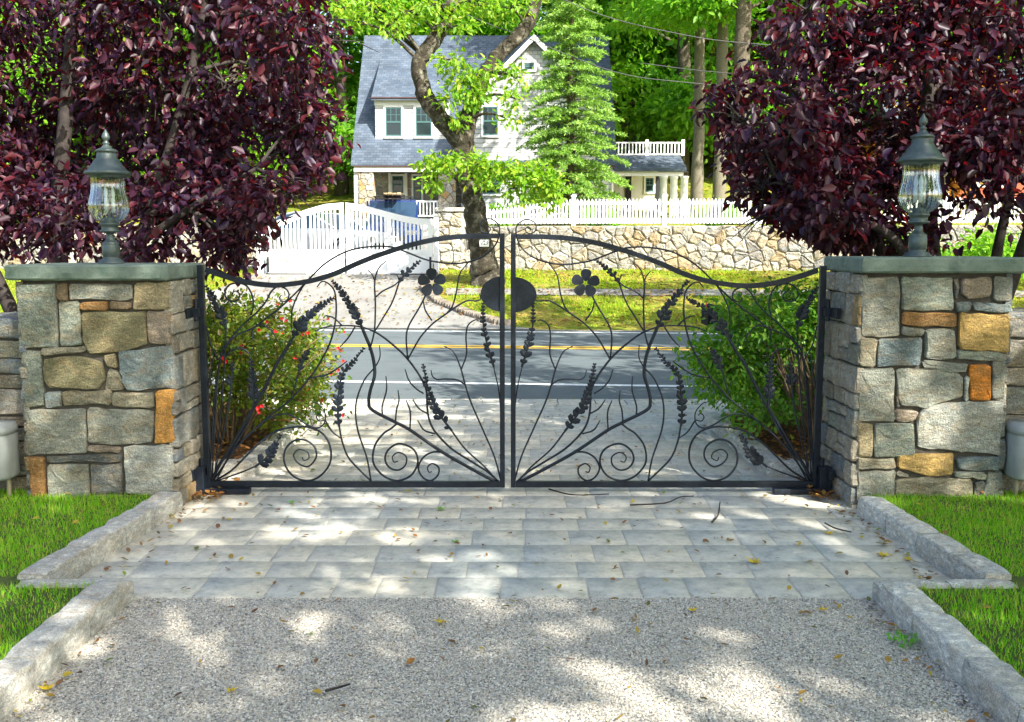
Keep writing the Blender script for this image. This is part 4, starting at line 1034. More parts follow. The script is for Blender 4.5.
# end gables + body
MB().prism([(xl+.05, 38.1, ze-.25), (xl+.05, YR, zr-.3), (xl+.05, 45.9, ze-.25)], (.15, 0, 0)).prism([(xr-.2, 38.1, ze-.25), (xr-.2, YR, zr-.3), (xr-.2, 45.9, ze-.25)], (.15, 0, 0)).box(xl+.05, xl+.2, 40.4, 45.9, zg, ze-.251).build('gable_wall', 'siding', HR)
MB().box(xl+.2, X_(462), 40.4, 40.55, zg, ze-.26).build('porch_wall', 'cream', HR)
pw = MB()
for poly in voronoi(0, X_(462, 40.3)-xl-.2, 0, 1.9, .4, .3, .02):
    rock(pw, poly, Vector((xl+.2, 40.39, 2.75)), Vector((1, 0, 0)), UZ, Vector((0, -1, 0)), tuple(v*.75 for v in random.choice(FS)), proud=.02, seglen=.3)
pw.build('porch_stonework', 'fieldstone', HR)
MB().box(xl, X_(462), 37.95, 40.4, 1.9, 2.72).build('porch_floor', 'cream', HR)
MB().box(xr-.15, xr-.02, 38.1, 46, zg, ze-.26).box(X_(461), xr-.15, 38.12, 38.3, zg-.2, ze-.26).box(X_(461), X_(461)+.15, 38.3, 40.5, zg, ze-.26).build('front_wall', 'siding', HR)
# porch door + sidelights
def win(parent, px0, px1, py0, py1, Y_, cols=2, rows=2, frame='white', name='window', fw=.07, sash=True):
    a, b_ = X_(px0, Y_), X_(px1, Y_); z1, z0 = Z_(py0, Y_), Z_(py1, Y_)
    f = MB().box(a-fw, b_+fw, Y_-.05, Y_, z1, z1+fw*1.1).box(a-fw, b_+fw, Y_-.07, Y_, z0-fw, z0).box(a-fw, a, Y_-.05, Y_, z0+.001, z1-.001).box(b_, b_+fw, Y_-.05, Y_, z0+.001, z1-.001).build(name, frame, parent)
    MB().box(a+.001, b_-.001, Y_-.015, Y_-.005, z0+.001, z1-.001).build('pane', 'window_glass', f)
    s = MB(); t = .025
    s.box(a+.002, a+t+.02, Y_-.03, Y_-.017, z0+.002, z1-.002).box(b_-t-.02, b_-.002, Y_-.03, Y_-.017, z0+.002, z1-.002)
    zm = (z0+z1)/2; s.box(a+t+.021, b_-t-.021, Y_-.035, Y_-.017, zm-.03, zm+.03).box(a+t+.021, b_-t-.021, Y_-.03, Y_-.017, z1-.05, z1-.002).box(a+t+.021, b_-t-.021, Y_-.03, Y_-.017, z0+.002, z0+.06)
    for i in range(1, cols): x = a+(b_-a)*i/cols; s.box(x-.012, x+.012, Y_-.027, Y_-.018, zm+.031, z1-.051)
    zq = (zm+z1)/2; s.box(a+t+.022, b_-t-.022, Y_-.0265, Y_-.019, zq-.01, zq+.01)
    s.build('sash', 'dark_frame', f)
    return f
win(HR, 392, 403, 176, 193, 40.37, 3, 2, 'cream', 'door_window')
MB().box(X_(388, 40.3), X_(390.5, 40.3), 40.28, 40.36, 2.73, Z_(173, 40.3)).box(X_(404.5, 40.3), X_(407, 40.3), 40.28, 40.36, 2.73, Z_(173, 40.3)).build('door_frame', 'cream', HR)
win(HR, 413, 421, 176, 200, 40.37, 1, 2, 'white', 'window')
# stone piers
for p0, p1, lab in ((358.5, 372.5, None), (438.5, 454.5, None)):
    a, b_ = X_(p0), X_(p1); mb = MB()
    MB().box(a+.02, b_-.02, 38.02, 38.5, 1.9, Z_(172)).build('pier_core', 'mortar', HR)
    for o, u, n_, l in ((Vector((a, 38.0, 1.9)), Vector((1, 0, 0)), Vector((0, -1, 0)), b_-a), (Vector((b_, 38.0, 1.9)), Vector((0, 1, 0)), Vector((1, 0, 0)), .5), (Vector((a, 38.5, 1.9)), Vector((0, -1, 0)), Vector((-1, 0, 0)), .5)):
        for poly in voronoi(0, l, 0, Z_(172)-1.9-.01, .3, .24, .016): rock(mb, poly, o, u, UZ, n_, random.choice([(.48,.46,.40),(.40,.37,.30),(.50,.32,.14),(.42,.42,.40),(.36,.33,.27)]), proud=.02, seglen=.25)
    mb.build('stone_pier', 'fieldstone', HR)
MB().box(xl-.02, X_(358), 38.05, 38.5, 1.9, ze-.26).build('corner_post', 'siding', HR)
# porch railing
rl = MB(); a, b_ = X_(407), X_(437.5); z0, z1 = 2.80, Z_(200.5)
rl.box(a, b_, 38.1, 38.16, z1-.06, z1).box(a, b_, 38.1, 38.16, z0, z0+.06)
x = a+.04
while x < b_: rl.box(x, x+.05, 38.11, 38.15, z0+.061, z1-.061); x += .13
rl.build('porch_railing', 'white', HR)
# shed dormer
da, db = X_(373.5), X_(447.5); yd = 38.63; zd0 = Z_(141.5, yd); zd1 = Z_(97.5, yd)
ytop = 40.8; zdt = rz(ytop)
for xx in (da, db-.12): MB().prism([(xx, yd, zd0-.15), (xx, yd, zd1), (xx, ytop, zdt)], (.12, 0, 0)).build('dormer_cheek', 'siding', HR)
MB().box(da+.12, db-.12, yd, yd+.12, zd0-.15, zd1).build('dormer_wall', 'siding', HR)
MB().prism([(da-.1, yd-.28, zd1-.02), (da-.1, ytop+.3, rz(ytop+.3)+.03), (da-.1, ytop+.3, rz(ytop+.3)-.12), (da-.1, yd-.28, zd1-.14)], (db-da+.2, 0, 0)).build('dormer_roof', 'roof_shingle', HR)
MB().box(da-.12, db+.12, yd-.31, yd-.282, zd1-.07, zd1-.03).build('dormer_trim', 'redtrim', HR)
MB().box(da-.02, db+.02, yd-.06, yd-.001, zd1-.30, zd1-.03).build('dormer_fascia', 'cream', HR)
win(HR, 386, 402, 107.5, 136.5, yd-.002, 3); win(HR, 416, 432, 107.5, 136.5, yd-.002, 3)
# cross gable
gl, gr, gpx = X_(470), X_(598), X_(533.5); zge = Z_(100); zgp = Z_(36)
MB().prism([(gl+.1, 38.0, ze-.3), (gr-.1, 38.0, ze-.3), (gr-.1, 38.0, zge), (gpx, 38.0, zgp-.2), (gl+.1, 38.0, zge)], (0, .15, 0)).build('cross_gable_wall', 'siding', HR)
MB().prism([(gl+.15, 37.985, zge+.05), (gr-.15, 37.985, zge+.05), (gpx, 37.985, zgp-.25)], (0, .012, 0)).build('gable_shingles', 'gable_shingle', HR)
for (xa, za, xb_, zb_) in ((gl-.12, zge-.15, gpx, zgp), (gr+.12, zge-.15, gpx, zgp)):
    MB().prism([(xa, 37.7, za), (xb_, 37.7, zb_), (xb_, 37.7, zb_-.16), (xa, 37.7, za-.16)], (0, 4.4, 0)).build('cross_gable_roof', 'roof_shingle', HR)
    MB().prism([(xa, 37.66, za+.01), (xb_, 37.66, zb_+.01), (xb_, 37.66, zb_-.22), (xa, 37.66, za-.22)], (0, .038, 0)).build('rake_board', 'white', HR)
MB().prism([(gl+.11, 38.02, ze-.3), (gl+.11, 38.02, zge), (gl+.11, 41.0, zge), (gl+.11, 39.0, ze+.5)], (.1, 0, 0)).build('cross_gable_side', 'siding', HR)
win(HR, 483, 498, 106.5, 135.5, 37.995, 3); win(HR, 549, 565, 106.5, 135.5, 37.995, 3)
win(HR, 524, 534, 63, 70, 37.982, 2, 1)
win(HR, 575, 592, 171, 194, 38.1, 3); win(HR, 482, 500, 171, 194, 38.1, 3)
MB().prism([(X_(447), 37.85, Z_(163)), (X_(456), 37.85, Z_(146)), (X_(465), 37.85, Z_(163))], (0, 1.2, 0)).build('porch_end_gable', 'siding', HR)
for x in (X_(463.5), xr-.06): MB().tube([(x, 38.06, zg), (x, 38.06, ze-.45), (x, 37.95, ze-.28)], .04, 8).build('downpipe', 'cream', HR)
# right wing with carport
wl, wr = xr+.02, X_(689)
ze2 = Z_(168.5, 38.5); zt2 = Z_(155.5, 40.0)
WG = HR
MB().prism([(wl, 38.4, ze2), (wl, 40.0, zt2), (wl, 40.0, zt2-.15), (wl, 38.4, ze2-.12)], (wr-wl, 0, 0)).build('carport_roof', 'roof_shingle', WG)
MB().box(wl, wr, 40.0, 46, zt2-.15, zt2-.005).build('deck', 'cream', WG)
MB().box(wl, wr-.1, 38.5, 38.65, Z_(176, 38.5), ze2-.125).build('carport_beam', 'cream', WG)
rl = MB(); z0, z1 = zt2+.03, Z_(142, 40.1); a, b_ = wl+.05, X_(683, 40.1)
rl.box(a, b_, 40.1, 40.16, z1-.05, z1).box(a, b_, 40.1, 40.16, z0, z0+.05); x = a
while x < b_: rl.box(x, x+.05, 40.11, 40.15, z0+.051, z1-.051); x += .14
for x in (a, (a+b_)/2, b_): rl.box(x-.06, x+.06, 40.07, 40.19, zt2, z1+.09)
rl.build('balustrade', 'white', WG)
for p in (664, 674.5, 685):
    x = X_(p, 38.6); y = 38.58 if p != 674.5 else 38.62
    MB().lathe([(.17, 0), (.17, .12), (.14, .13), (.14, 2.0), (.17, 2.02), (.17, 2.1)], (x, y, Z_(176, 38.5)-2.1), 16).build('column', 'white', WG, smooth=True)
MB().box(wl, X_(660, 42), 42.5, 42.7, 2.2, zt2-.2).build('carport_wall', 'cream', WG)
MB().box(X_(626, 42.4), X_(632, 42.4), 42.44, 42.49, 2.6, Z_(176, 42.4)).box(X_(656.5, 42.4), X_(660, 42.4), 42.44, 42.49, 2.6, Z_(176, 42.4)).build('dark_doorway', 'dark_inside', WG)  # near-black panels stand in for the shade inside the openings
win(WG, 646, 654, 178, 192, 42.48, 2, 2, 'cream')
MB().box(wr+.02, wr+8, 44, 44.2, 2.3, 3.3).build('garden_wall', 'cream', WG)
# far brick house glimpsed through the right tree
BH = thing('brick_house', 'small red brick house glimpsed through the purple leaves of the right tree', 'house', (21, 47, 3))
bw = MB().box(17, 26, 45, 52, 2.5, 7.2).build('wall', 'brick_red', BH)
MB().prism([(16.6, 44.6, 7.2), (16.6, 48.5, 10), (16.6, 52.4, 7.2)], (9.8, 0, 0)).build('roof', 'roof_shingle', BH)
for x in (18.2, 20.7, 23.2):
    f = MB().box(x, x+1.2, 44.93, 44.999, 4.3, 6.1).build('window', 'white', BH); MB().box(x+.12, x+1.08, 44.90, 44.925, 4.42, 5.98).build('pane', 'window_glass', f)
# ================================================================== STREET THINGS
MBX = thing('mailbox', 'black mailbox by the near road edge, seen through the right gate leaf', 'mailbox', (2.45, 11.35, 0))
c0 = PX(714, 316, 11.3)
bd = MB(); prof = [(-.085, -.11), (.085, -.11), (.085, .04)]+[(.085*math.cos(a), .04+.085*math.sin(a)) for a in [PI*k/8 for k in range(1, 8)]]+[(-.085, .04)]
bd.prism([(c0.x+u, 11.2, c0.z+v) for u, v in prof], (0, .42, 0)).build('box_body', 'mailbox_black', MBX, bevel=.004)
MB().box(c0.x+.0855, c0.x+.50, 11.36, 11.42, c0.z-.09, c0.z-.03).build('arm', 'mailbox_black', MBX)
MB().box(c0.x+.44, c0.x+.52, 11.30, 11.355, 0, c0.z+.06).build('post', 'mailbox_black', MBX)
MB().box(c0.x-.09, c0.x-.086, 11.3, 11.34, c0.z+.0, c0.z+.16).build('flag', 'petal_red', MBX)
def cable(pts, lab):
    q = catmull([PX(*p) for p in pts], 8); o = MB().tube(q, .011, 5).build('power_line', 'cable', None, smooth=True)
    tag(o, lab, 'cable', 'overhead cables')
cable([(300, -60, 26), (470, 16, 27), (524, 37, 27), (612, 71, 27.5), (682, 82, 28), (800, 90, 29), (1000, 95, 30)], 'lowest overhead cable, crossing in front of the gable and the spruce')
cable([(420, -70, 24), (520, -22, 24.5), (593, 12, 25), (665, 31, 25.5), (745, 43, 26), (900, 50, 27), (1150, 40, 28)], 'upper overhead cable running right towards the tall trunk')
cable([(640, 63, 30), (715, 72, 30), (800, 76, 30), (1000, 70, 30), (1200, 50, 30)], 'short overhead cable ending in the green leaves right of the spruce')
# number plate on the tree
NP = thing('number_plate', 'small white house number plate on the big tree trunk across the street', 'number plate', tuple(PX(484.5, 243, 24.60)))
q = PX(484.3, 243.2, 24.60)
MB().box(q.x-.115, q.x+.115, 24.57, 24.585, q.z-.085, q.z+.085).build('plate', 'white', NP, bevel=.004)
tc = bpy.data.curves.new('numerals', 'FONT'); tc.body = '129'; tc.size = .13; tc.align_x = 'CENTER'; tc.align_y = 'CENTER'; tc.extrude = .002
to = bpy.data.objects.new('numerals', tc); COL.objects.link(to); 
dg = bpy.context.evaluated_depsgraph_get(); tm = bpy.data.meshes.new_from_object(to.evaluated_get(dg)); bpy.data.objects.remove(to)
tn = bpy.data.objects.new('numerals', tm); COL.objects.link(tn); tm.materials.clear(); tm.materials.append(MATS['number_ink'])
from mathutils import Matrix
tm.transform(Matrix.Translation((0, -.034, 0)) @ Matrix.Rotation(PI/2, 4, 'X')); tn.parent = NP; tn['_org'] = (0, 0, 0)
# ================================================================== PLANTS
def C(px_, py, Y_, r, n=12, ry=None, rzz=None): 
    q = PX(px_, py, Y_); return ((q.x, q.y, q.z), (r, ry or r, rzz or r*.8), n)
random.seed(21)
# purple trees behind the pillars
def proj(P):
    zc = P[:, 1]*CP-(P[:, 2]-H)*SP; return 512+P[:, 0]*FPX/zc, 361-((P[:, 1]*SP+(P[:, 2]-H)*CP)/zc)*FPX
def keepL(P, rng):      # the ragged edge of the crown towards the drive
    u, v = proj(P); lim = np.interp(v, [-200, -60, 0, 60, 110, 150, 175, 200, 225, 250, 275, 300], [300, 330, 338, 343, 335, 345, 340, 296, 275, 262, 262, 200])
    wob = 9*np.sin(v*.19+P[:, 1]*3)+7*np.sin(v*.43+P[:, 1]*5)+rng.normal(size=len(P))*5
    hole = np.array([mnoise.noise(Vector(p)*1.9) for p in P])+.35*np.array([mnoise.noise(Vector(p)*6) for p in P]); hole = hole > .19
    thin = hole | (v > 205) & (u < 200) & (rng.random(len(P)) < .4)
    return ~thin & (u < lim+wob-8) & ((v < 268+rng.normal(size=len(P))*8) | (u < 0))
def keepR(P, rng):
    u, v = proj(P); lim = np.interp(v, [-200, -60, 0, 40, 75, 105, 125, 160, 190, 215, 235, 250, 280], [800, 780, 776, 752, 712, 690, 715, 722, 726, 752, 800, 835, 900])
    wob = 9*np.sin(v*.21+P[:, 1]*3)+7*np.sin(v*.47+P[:, 1]*5)+rng.normal(size=len(P))*5
    hole = np.array([mnoise.noise(Vector(p)*1.9+Vector((3, 1, 7))) for p in P])+.35*np.array([mnoise.noise(Vector(p)*6) for p in P]); hole = hole > .19
    thin = hole | (v > 175) & (u > 935) & (rng.random(len(P)) < .45)
    return ~thin & (u > lim+wob+8) & ((v < 252+rng.normal(size=len(P))*8) | (u > 1040))
cl = []
for (px_, py) in [(-60,20),(20,20),(95,25),(165,20),(235,20),(295,25),(330,40),(-60,100),(20,95),(90,90),(160,85),(230,90),(290,90),(322,110),(-50,170),(25,165),(85,165),(150,160),(215,160),(270,160),(318,172),(20,215),(80,215),(150,215),(205,225),(255,205),(290,200),(240,240),(-40,225)]:
    cl.append(C(px_+random.uniform(-10, 10), py+random.uniform(-10, 10), random.uniform(7.7, 9.5), .40, 12))
for (px_, py) in [(130,130),(40,130),(210,125),(180,200),(70,190)]: cl.append(C(px_, py, 9.8, .5, 12))
for x, z in [(-6,3.5),(-5,4.4),(-4,4.7),(-3,4.5),(-2.1,4.1),(-6,2.4),(-3.5,5.1),(-6.8,1.9),(-2.4,4.6)]: cl.append(((x, 8.6+random.uniform(-.8, .8), z), (.6, .7, .45), 14))
for (px_, py) in [(247,262),(262,240),(225,250),(130,245)]: cl.append(C(px_, py, 8.0, .17, 4))
def PT(*a): return [Vector(p) for p in a]
tr = [(PT((-4.0,8.7,0),(-3.95,8.7,1.0),(-3.9,8.65,2.0),(-3.7,8.6,3.4),(-3.6,8.6,4.6)), [.10,.08,.07,.05,.02]),
      (PT((-4.05,8.75,.05),(-4.4,8.7,1.2),(-4.9,8.6,2.4),(-5.4,8.6,3.6)), [.08,.06,.045,.02]),
      (PT((-3.95,8.65,.05),(-3.5,8.6,1.1),(-3.1,8.5,1.9),(-2.7,8.4,2.9),(-2.4,8.3,4.0)), [.08,.06,.05,.04,.015]),
      (PT((-3.9,8.7,.05),(-3.4,8.3,1.4),(-2.7,8.0,1.9),(-2.0,7.9,2.3)), [.06,.045,.03,.015])]
make_tree('plum_tree', 'purple leaved tree spreading behind the left stone pillar', 'tree', (-4.0, 8.7, .05), tr, cl, 'plum_leaf', 'darkbark', .088, 'purple trees behind the pillars', keep=keepL, nleaf=72, csig=.15, droop=.55, aspect=.52, twig=.006, seed=5, limb=.022, outw=.45, flatten=.85)
cl = []
for (px_, py) in [(800,15),(855,20),(920,20),(985,20),(1050,30),(770,60),(825,70),(885,80),(950,85),(1010,90),(1070,90),(735,105),(790,120),(845,130),(900,140),(960,150),(1030,150),(740,150),(790,170),(845,185),(765,195),(830,215),(800,215),(900,190),(1000,200),(1060,210),(800,235),(770,212),(850,232),(880,222),(905,238),(875,240)]:
    cl.append(C(px_+random.uniform(-8, 8), py+random.uniform(-8, 8), random.uniform(7.7, 9.3), .36 if px_ > 760 else .28, 11 if py < 170 or px_ < 860 else 7))
for (px_, py) in [(870,50),(930,120),(980,50),(830,150)]: cl.append(C(px_, py, 9.7, .5, 10))
for x, z in [(5.6,3.8),(4.6,4.5),(3.6,4.6),(2.8,4.2),(6.3,2.9),(4.1,5.0),(6.5,2.0)]: cl.append(((x, 8.5+random.uniform(-.7, .7), z), (.6, .7, .45), 13))
for (px_, py) in [(705,103),(718,115),(830,240),(848,225)]: cl.append(C(px_, py, 8.0, .14, 3))
tr = [(PT((4.0,8.7,0),(3.75,8.7,1.0),(3.6,8.65,2.0),(3.5,8.6,3.2),(3.6,8.6,4.5)), [.09,.07,.06,.045,.02]),
      (PT((4.05,8.75,.05),(4.3,8.7,1.2),(4.6,8.6,2.4),(5.0,8.6,3.6)), [.08,.06,.045,.02]),
      (PT((3.95,8.65,.05),(3.4,8.6,1.2),(3.0,8.5,1.9),(2.5,8.4,2.6),(2.2,8.3,3.1)), [.07,.055,.045,.03,.015]),
      (PT((4.1,8.6,.05),(4.0,8.3,1.4),(4.1,8.2,2.4),(4.3,8.2,3.4)), [.06,.045,.03,.015]),
      (PT((4.2,8.8,.05),(4.9,8.7,1.4),(5.5,8.5,2.6)), [.06,.045,.015]),
      (PT((3.8,8.7,.05),(3.2,8.1,1.6),(2.6,8.0,1.95),(2.1,7.9,2.2)), [.05,.04,.025,.012])]
make_tree('plum_tree', 'purple leaved tree spreading behind the right stone pillar', 'tree', (4.0, 8.7, .05), tr, cl, 'plum_leaf', 'darkbark', .088, 'purple trees behind the pillars', keep=keepR, nleaf=70, csig=.15, droop=.55, aspect=.52, twig=.006, seed=9, limb=.022, outw=.45, flatten=.85)
# bushes behind the gate
def bush(name, lab, cat, base, cl, mat, lsize, seed, nstem, spread, h, nleaf=55, csig=.085, **k):
    rng = random.Random(seed); tr = []
    for i in range(nstem):
        a = rng.uniform(0, 2*PI); r = spread*rng.uniform(.3, 1)
        b0 = Vector(base)+Vector((.12*math.cos(a), .12*math.sin(a), 0)); e = Vector(base)+Vector((r*math.cos(a), r*math.sin(a), h*rng.uniform(.6, 1)))
        m_ = b0.lerp(e, .5)+Vector((rng.uniform(-.05, .05), rng.uniform(-.05, .05), .12*h))
        tr.append(([b0, m_, e], [.010, .007, .004]))
    return make_tree(name, lab, cat, base, tr, cl, mat, 'twigbark', lsize, nleaf=nleaf, csig=csig, droop=.15, aspect=.55, twig=.003, seed=seed, limb=.006, outw=.6, flatten=.9, crown='foliage', trunkname='stems', **k)
cl = []
rr = random.Random(3)
for (px_, py) in [(225,330),(250,318),(275,325),(300,335),(225,360),(250,350),(280,350),(308,352),(228,390),(255,385),(285,380),(306,375),(235,410),(265,405),(292,395),(300,402),(215,345)]:
    cl.append(C(px_, py, rr.uniform(7.5, 9.0), .17, 9))
for i in range(8): cl.append(((rr.uniform(-3.4, -2.4), rr.uniform(7.6, 9.3), rr.uniform(.5, 1.15)), (.25, .25, .2), 9))
rb = bush('rose_bush', 'rose bush with small red flowers behind the left gate leaf', 'bush', (-2.35, 8.1, .08), cl, 'rose_leaf', .047, 31, 34, .62, .95, nleaf=48)
RF = [(242,345,7.5),(240.6,352,7.5),(246,349,7.5),(267,322,7.8),(282,318,8),(286,321,8),(276,331,7.8),(282,333,7.9),(266,339,7.6),(259,330,7.7),(224,358,7.4),(226,361,7.4),(295,357,7.7),(303,335,8.1),(308,333,8.1),(344,332,8.4),(328,319,8.6),(341,350,8.3),(343,361,8.2),(335,372,8.2),(331,374,8.2),(338,370,8.2),(258,408,7.4),(262,406,7.4),(259,412,7.4),(308,390,7.9),(321,400,7.9),(343,415,8.0),(338,348,8.3),(290,300,8.4),(278,304,8.2)]
for (px_, py, Y_) in RF:
    q = PX(px_, py, Y_); mb = MB(); r0 = random.uniform(.010, .018)
    for k in range(7):
        a = 2*PI*k/7+random.random(); el = random.uniform(-.3, .9)
        d = Vector((math.cos(a)*math.cos(el), -abs(math.sin(el))*.6-.2, math.sin(a)*math.cos(el))).normalized(); sd = d.cross(Vector((0, 1, 0))).normalized()
        o = q; mb.add([o, o+d*r0*.7+sd*r0*.6, o+d*r0*1.5, o+d*r0*.7-sd*r0*.6], [(0, 1, 2), (0, 2, 3)])
    mb.build('flower', 'petal_red', rb)
cn = MB()
for (px_, py, Y_) in RF:
    if px_ > 318:
        e = PX(px_, py, Y_); s = PX(300, py+22, 8.0); cn.tube(catmull([s, s.lerp(e, .5)+Vector((0, 0, .06)), e], 4), .003, 4)
cn.build('cane', 'twigbark', rb)
# sparse leaves along the canes
P_ = []; 
for (px_, py, Y_) in RF:
    if px_ > 318:
        e = PX(px_, py, Y_); s = PX(300, py+22, 8.0)
        for k in range(26): P_.append(s.lerp(e, random.random())+Vector((random.gauss(0, .035), random.gauss(0, .035), random.gauss(.02, .035))))
P_ = np.array([tuple(p) for p in P_]); V, F = leafgeo(P_, RNG.normal(size=P_.shape), RNG.normal(size=P_.shape)+[0, 0, 1], np.full(len(P_), .04), np.full(len(P_), .022))
npmesh('cane_leaves', V, F, 'rose_leaf', rb)
cl = []
for (px_, py) in [(720,350),(745,335),(775,325),(800,315),(705,365),(730,370),(760,360),(790,350),(812,345),(745,390),(775,385),(805,380),(720,385),(795,405),(765,410),(740,322),(770,312),(800,306),(815,320)]:
    cl.append(C(px_, py, rr.uniform(7.7, 9.1), .19, 10))
for i in range(9): cl.append(((rr.uniform(2.6, 3.6), rr.uniform(7.7, 9.3), rr.uniform(.6, 1.2)), (.25, .25, .2), 9))
bush('green_shrub', 'dense green shrub with bare lower twigs behind the right gate leaf', 'shrub', (2.55, 8.2, .08), cl, 'shrub_leaf', .052, 37, 60, .62, 1.0, nleaf=52)
# big street tree across the road
def TP(l): return [PX(px_, py, Y_) for px_, py, Y_ in l]
tr = [(TP([(488,293,25),(487,280,25),(484,262,25),(480,240,25),(476,215,25),(472,195,25),(468,172,25),(464,150,25),(461,132,25)]), [.50,.42,.32,.29,.28,.27,.27,.28,.29]),
      (TP([(460,140,25),(447,126,24.9),(434,110,24.8),(424,92,24.7),(419,70,24.7),(423,55,24.8),(436,38,24.9),(446,18,25),(453,-8,25.1),(460,-60,25.3),(455,-110,25.5)]), [.26,.22,.21,.20,.19,.19,.19,.17,.15,.12,.05]),
      (TP([(463,138,25),(472,108,25.1),(482,80,25.2),(495,58,25.3),(510,44,25.4),(524,30,25.5),(533,10,25.6),(541,-25,25.8),(550,-90,26)]), [.26,.22,.19,.17,.17,.18,.16,.13,.05]),
      (TP([(464,180,24.9),(480,170,24.6),(505,170,24.2),(535,180,24.0)]), [.09,.06,.045,.02]),
      (TP([(466,188,24.9),(455,178,24.5),(440,172,24.2)]), [.07,.04,.02])]
cl = [C(px_, py, Y_, r, n, r, r*.6) for px_, py, Y_, r, n in
      [(330,8,25,.6,8),(370,2,24.5,.6,9),(405,10,24.6,.6,8),(440,5,24.5,.55,8),(480,5,25.4,.6,8),(510,8,25,.5,6),(455,28,24.4,.4,4),(390,25,24.2,.35,3),(350,20,24.2,.35,4),(300,-15,25,.7,7),
       (452,60,24.3,.3,4),(474,72,24.3,.35,5),(503,72,24.6,.3,4),(465,98,24.2,.28,4),(480,95,24.4,.25,3),(515,98,24.6,.25,3),(506,118,24.5,.2,2),(522,78,24.6,.25,2),(445,100,24.2,.2,2),(455,120,24.2,.2,2),(462,82,24.2,.3,3),
       (436,165,24.0,.26,6),(455,162,23.9,.3,7),(478,165,23.9,.35,8),(505,172,23.9,.36,8),(528,178,23.8,.36,9),(546,186,23.8,.3,7),(515,190,23.8,.3,5),(490,180,23.9,.3,5),(545,172,24,.3,4),(548,198,23.8,.2,3),(432,180,24,.2,3)]]
for i in range(20): cl.append(((random.uniform(-6, 5), 25+random.uniform(-2.5, 2.5), random.uniform(9.6, 14)), (1.0, 1.0, .7), 8))
make_tree('street_tree', 'big forked tree with pale patched bark and number plate across the street', 'tree', tuple(PX(488, 293, 25)), tr, cl, 'lime_leaf', 'tree_bright_bark', .15, nleaf=30, csig=.17, droop=.4, aspect=.45, twig=.014, seed=15, limb=.05, flatten=.6)
# spruce
def conifer(name, lab, base, h, r, seed, mat='spruce_needle', group=None, zlow=.4, dens=1.0):
    rng = np.random.default_rng(seed); b = Vector(base); root = thing(name, lab, 'tree', base, group)
    MB().tube([b, b+Vector((0, 0, h*.5)), b+Vector((0, 0, h))], [.17, .10, .015], 9).build('trunk', 'bark', root, smooth=True)
    br = MB(); P = []; D = []
    z = zlow
    while z < h*.99:
        f = 1-z/h; nb = int(8+6*f)
        for k in range(nb):
            a = 2*PI*(k+rng.random())/nb; L = (r*(f**.8)+.12)*(.6+.55*rng.random())
            d = np.array([math.cos(a), math.sin(a), 0]); pts = []; jz = rng.normal()*.12; dr = rng.uniform(.7, 1.5)
            for t in np.linspace(0, 1, 6): pts.append(np.array(b)+[0, 0, z+jz]+d*L*t+np.array([0, 0, L*(.10*t-.30*dr*t*t+(.22 if f < .4 else .10)*t)]))
            br.tube([tuple(p) for p in pts], [.022*(1-t*.8)*max(.4, f*1.4) for t in np.linspace(0, 1, 6)], 4, cap=False)
            ns = int((10+L*22)*dens)
            for s in range(ns):
                t = .12+.88*rng.random()**.8; p = np.array([np.interp(t, np.linspace(0, 1, 6), [q[i] for q in pts]) for i in range(3)])
                side = np.cross(d, [0, 0, 1])*(1 if rng.random() < .5 else -1); tl = (.10+.30*(1-t))*min(1, L)
                dd = d*.7+side*.8+np.array([0, 0, -.18]); dd /= np.linalg.norm(dd)
                nn = 6
                for q in range(nn):
                    P.append(p+dd*tl*q/nn+rng.normal(size=3)*.015); D.append(dd*.8+rng.normal(size=3)*.5)
        z += .20+.10*f
    br.build('branches', 'bark', root, smooth=True)
    P = np.array(P); D = np.array(D); n = len(P); L = rng.uniform(.07, .15, n)
    V, F = leafgeo(P, D, rng.normal(size=(n, 3))+[0, 0, 1], L, L*.30, 0, 0)
    npmesh('crown', V, F, mat, root)
    return root
q = PX(570, 200, 33.5)
conifer('spruce_tree', 'conical spruce with drooping blue green boughs in front of the white house', (q.x, 33.5, 2.45), 9.6, 2.05, 3, zlow=.5, dens=.95)
# shrubs on the terrace, behind the fence
for i, (px_, Y_, r, lab) in enumerate([(505, 30.5, .45, 'low green bush behind the picket fence beside the big tree'), (600, 31, .4, 'low green bush behind the picket fence below the spruce'), (725, 31, .55, 'green bush behind the picket fence below the tall trunks'), (790, 30.5, .6, 'green bush behind the picket fence under the right purple tree')]):
    q = PX(px_, 205, Y_); z = zs(q.x, Y_)
    cl = [((q.x+random.uniform(-r, r), Y_+random.uniform(-r, r), z+random.uniform(.2, .7)*r*1.6), (r*.5, r*.5, r*.4), 7) for k in range(7)]
    make_tree('garden_bush', lab, 'bush', (q.x, Y_, z), [([Vector((q.x, Y_, z)), Vector((q.x, Y_, z+.3)), Vector((q.x, Y_, z+r))], [.03, .02, .01])], cl, 'fresh_leaf', 'twigbark', .10, 'bushes behind the picket fence', nleaf=40, csig=.13, twig=.005, seed=50+i, limb=.012, crown='foliage', trunkname='stems')
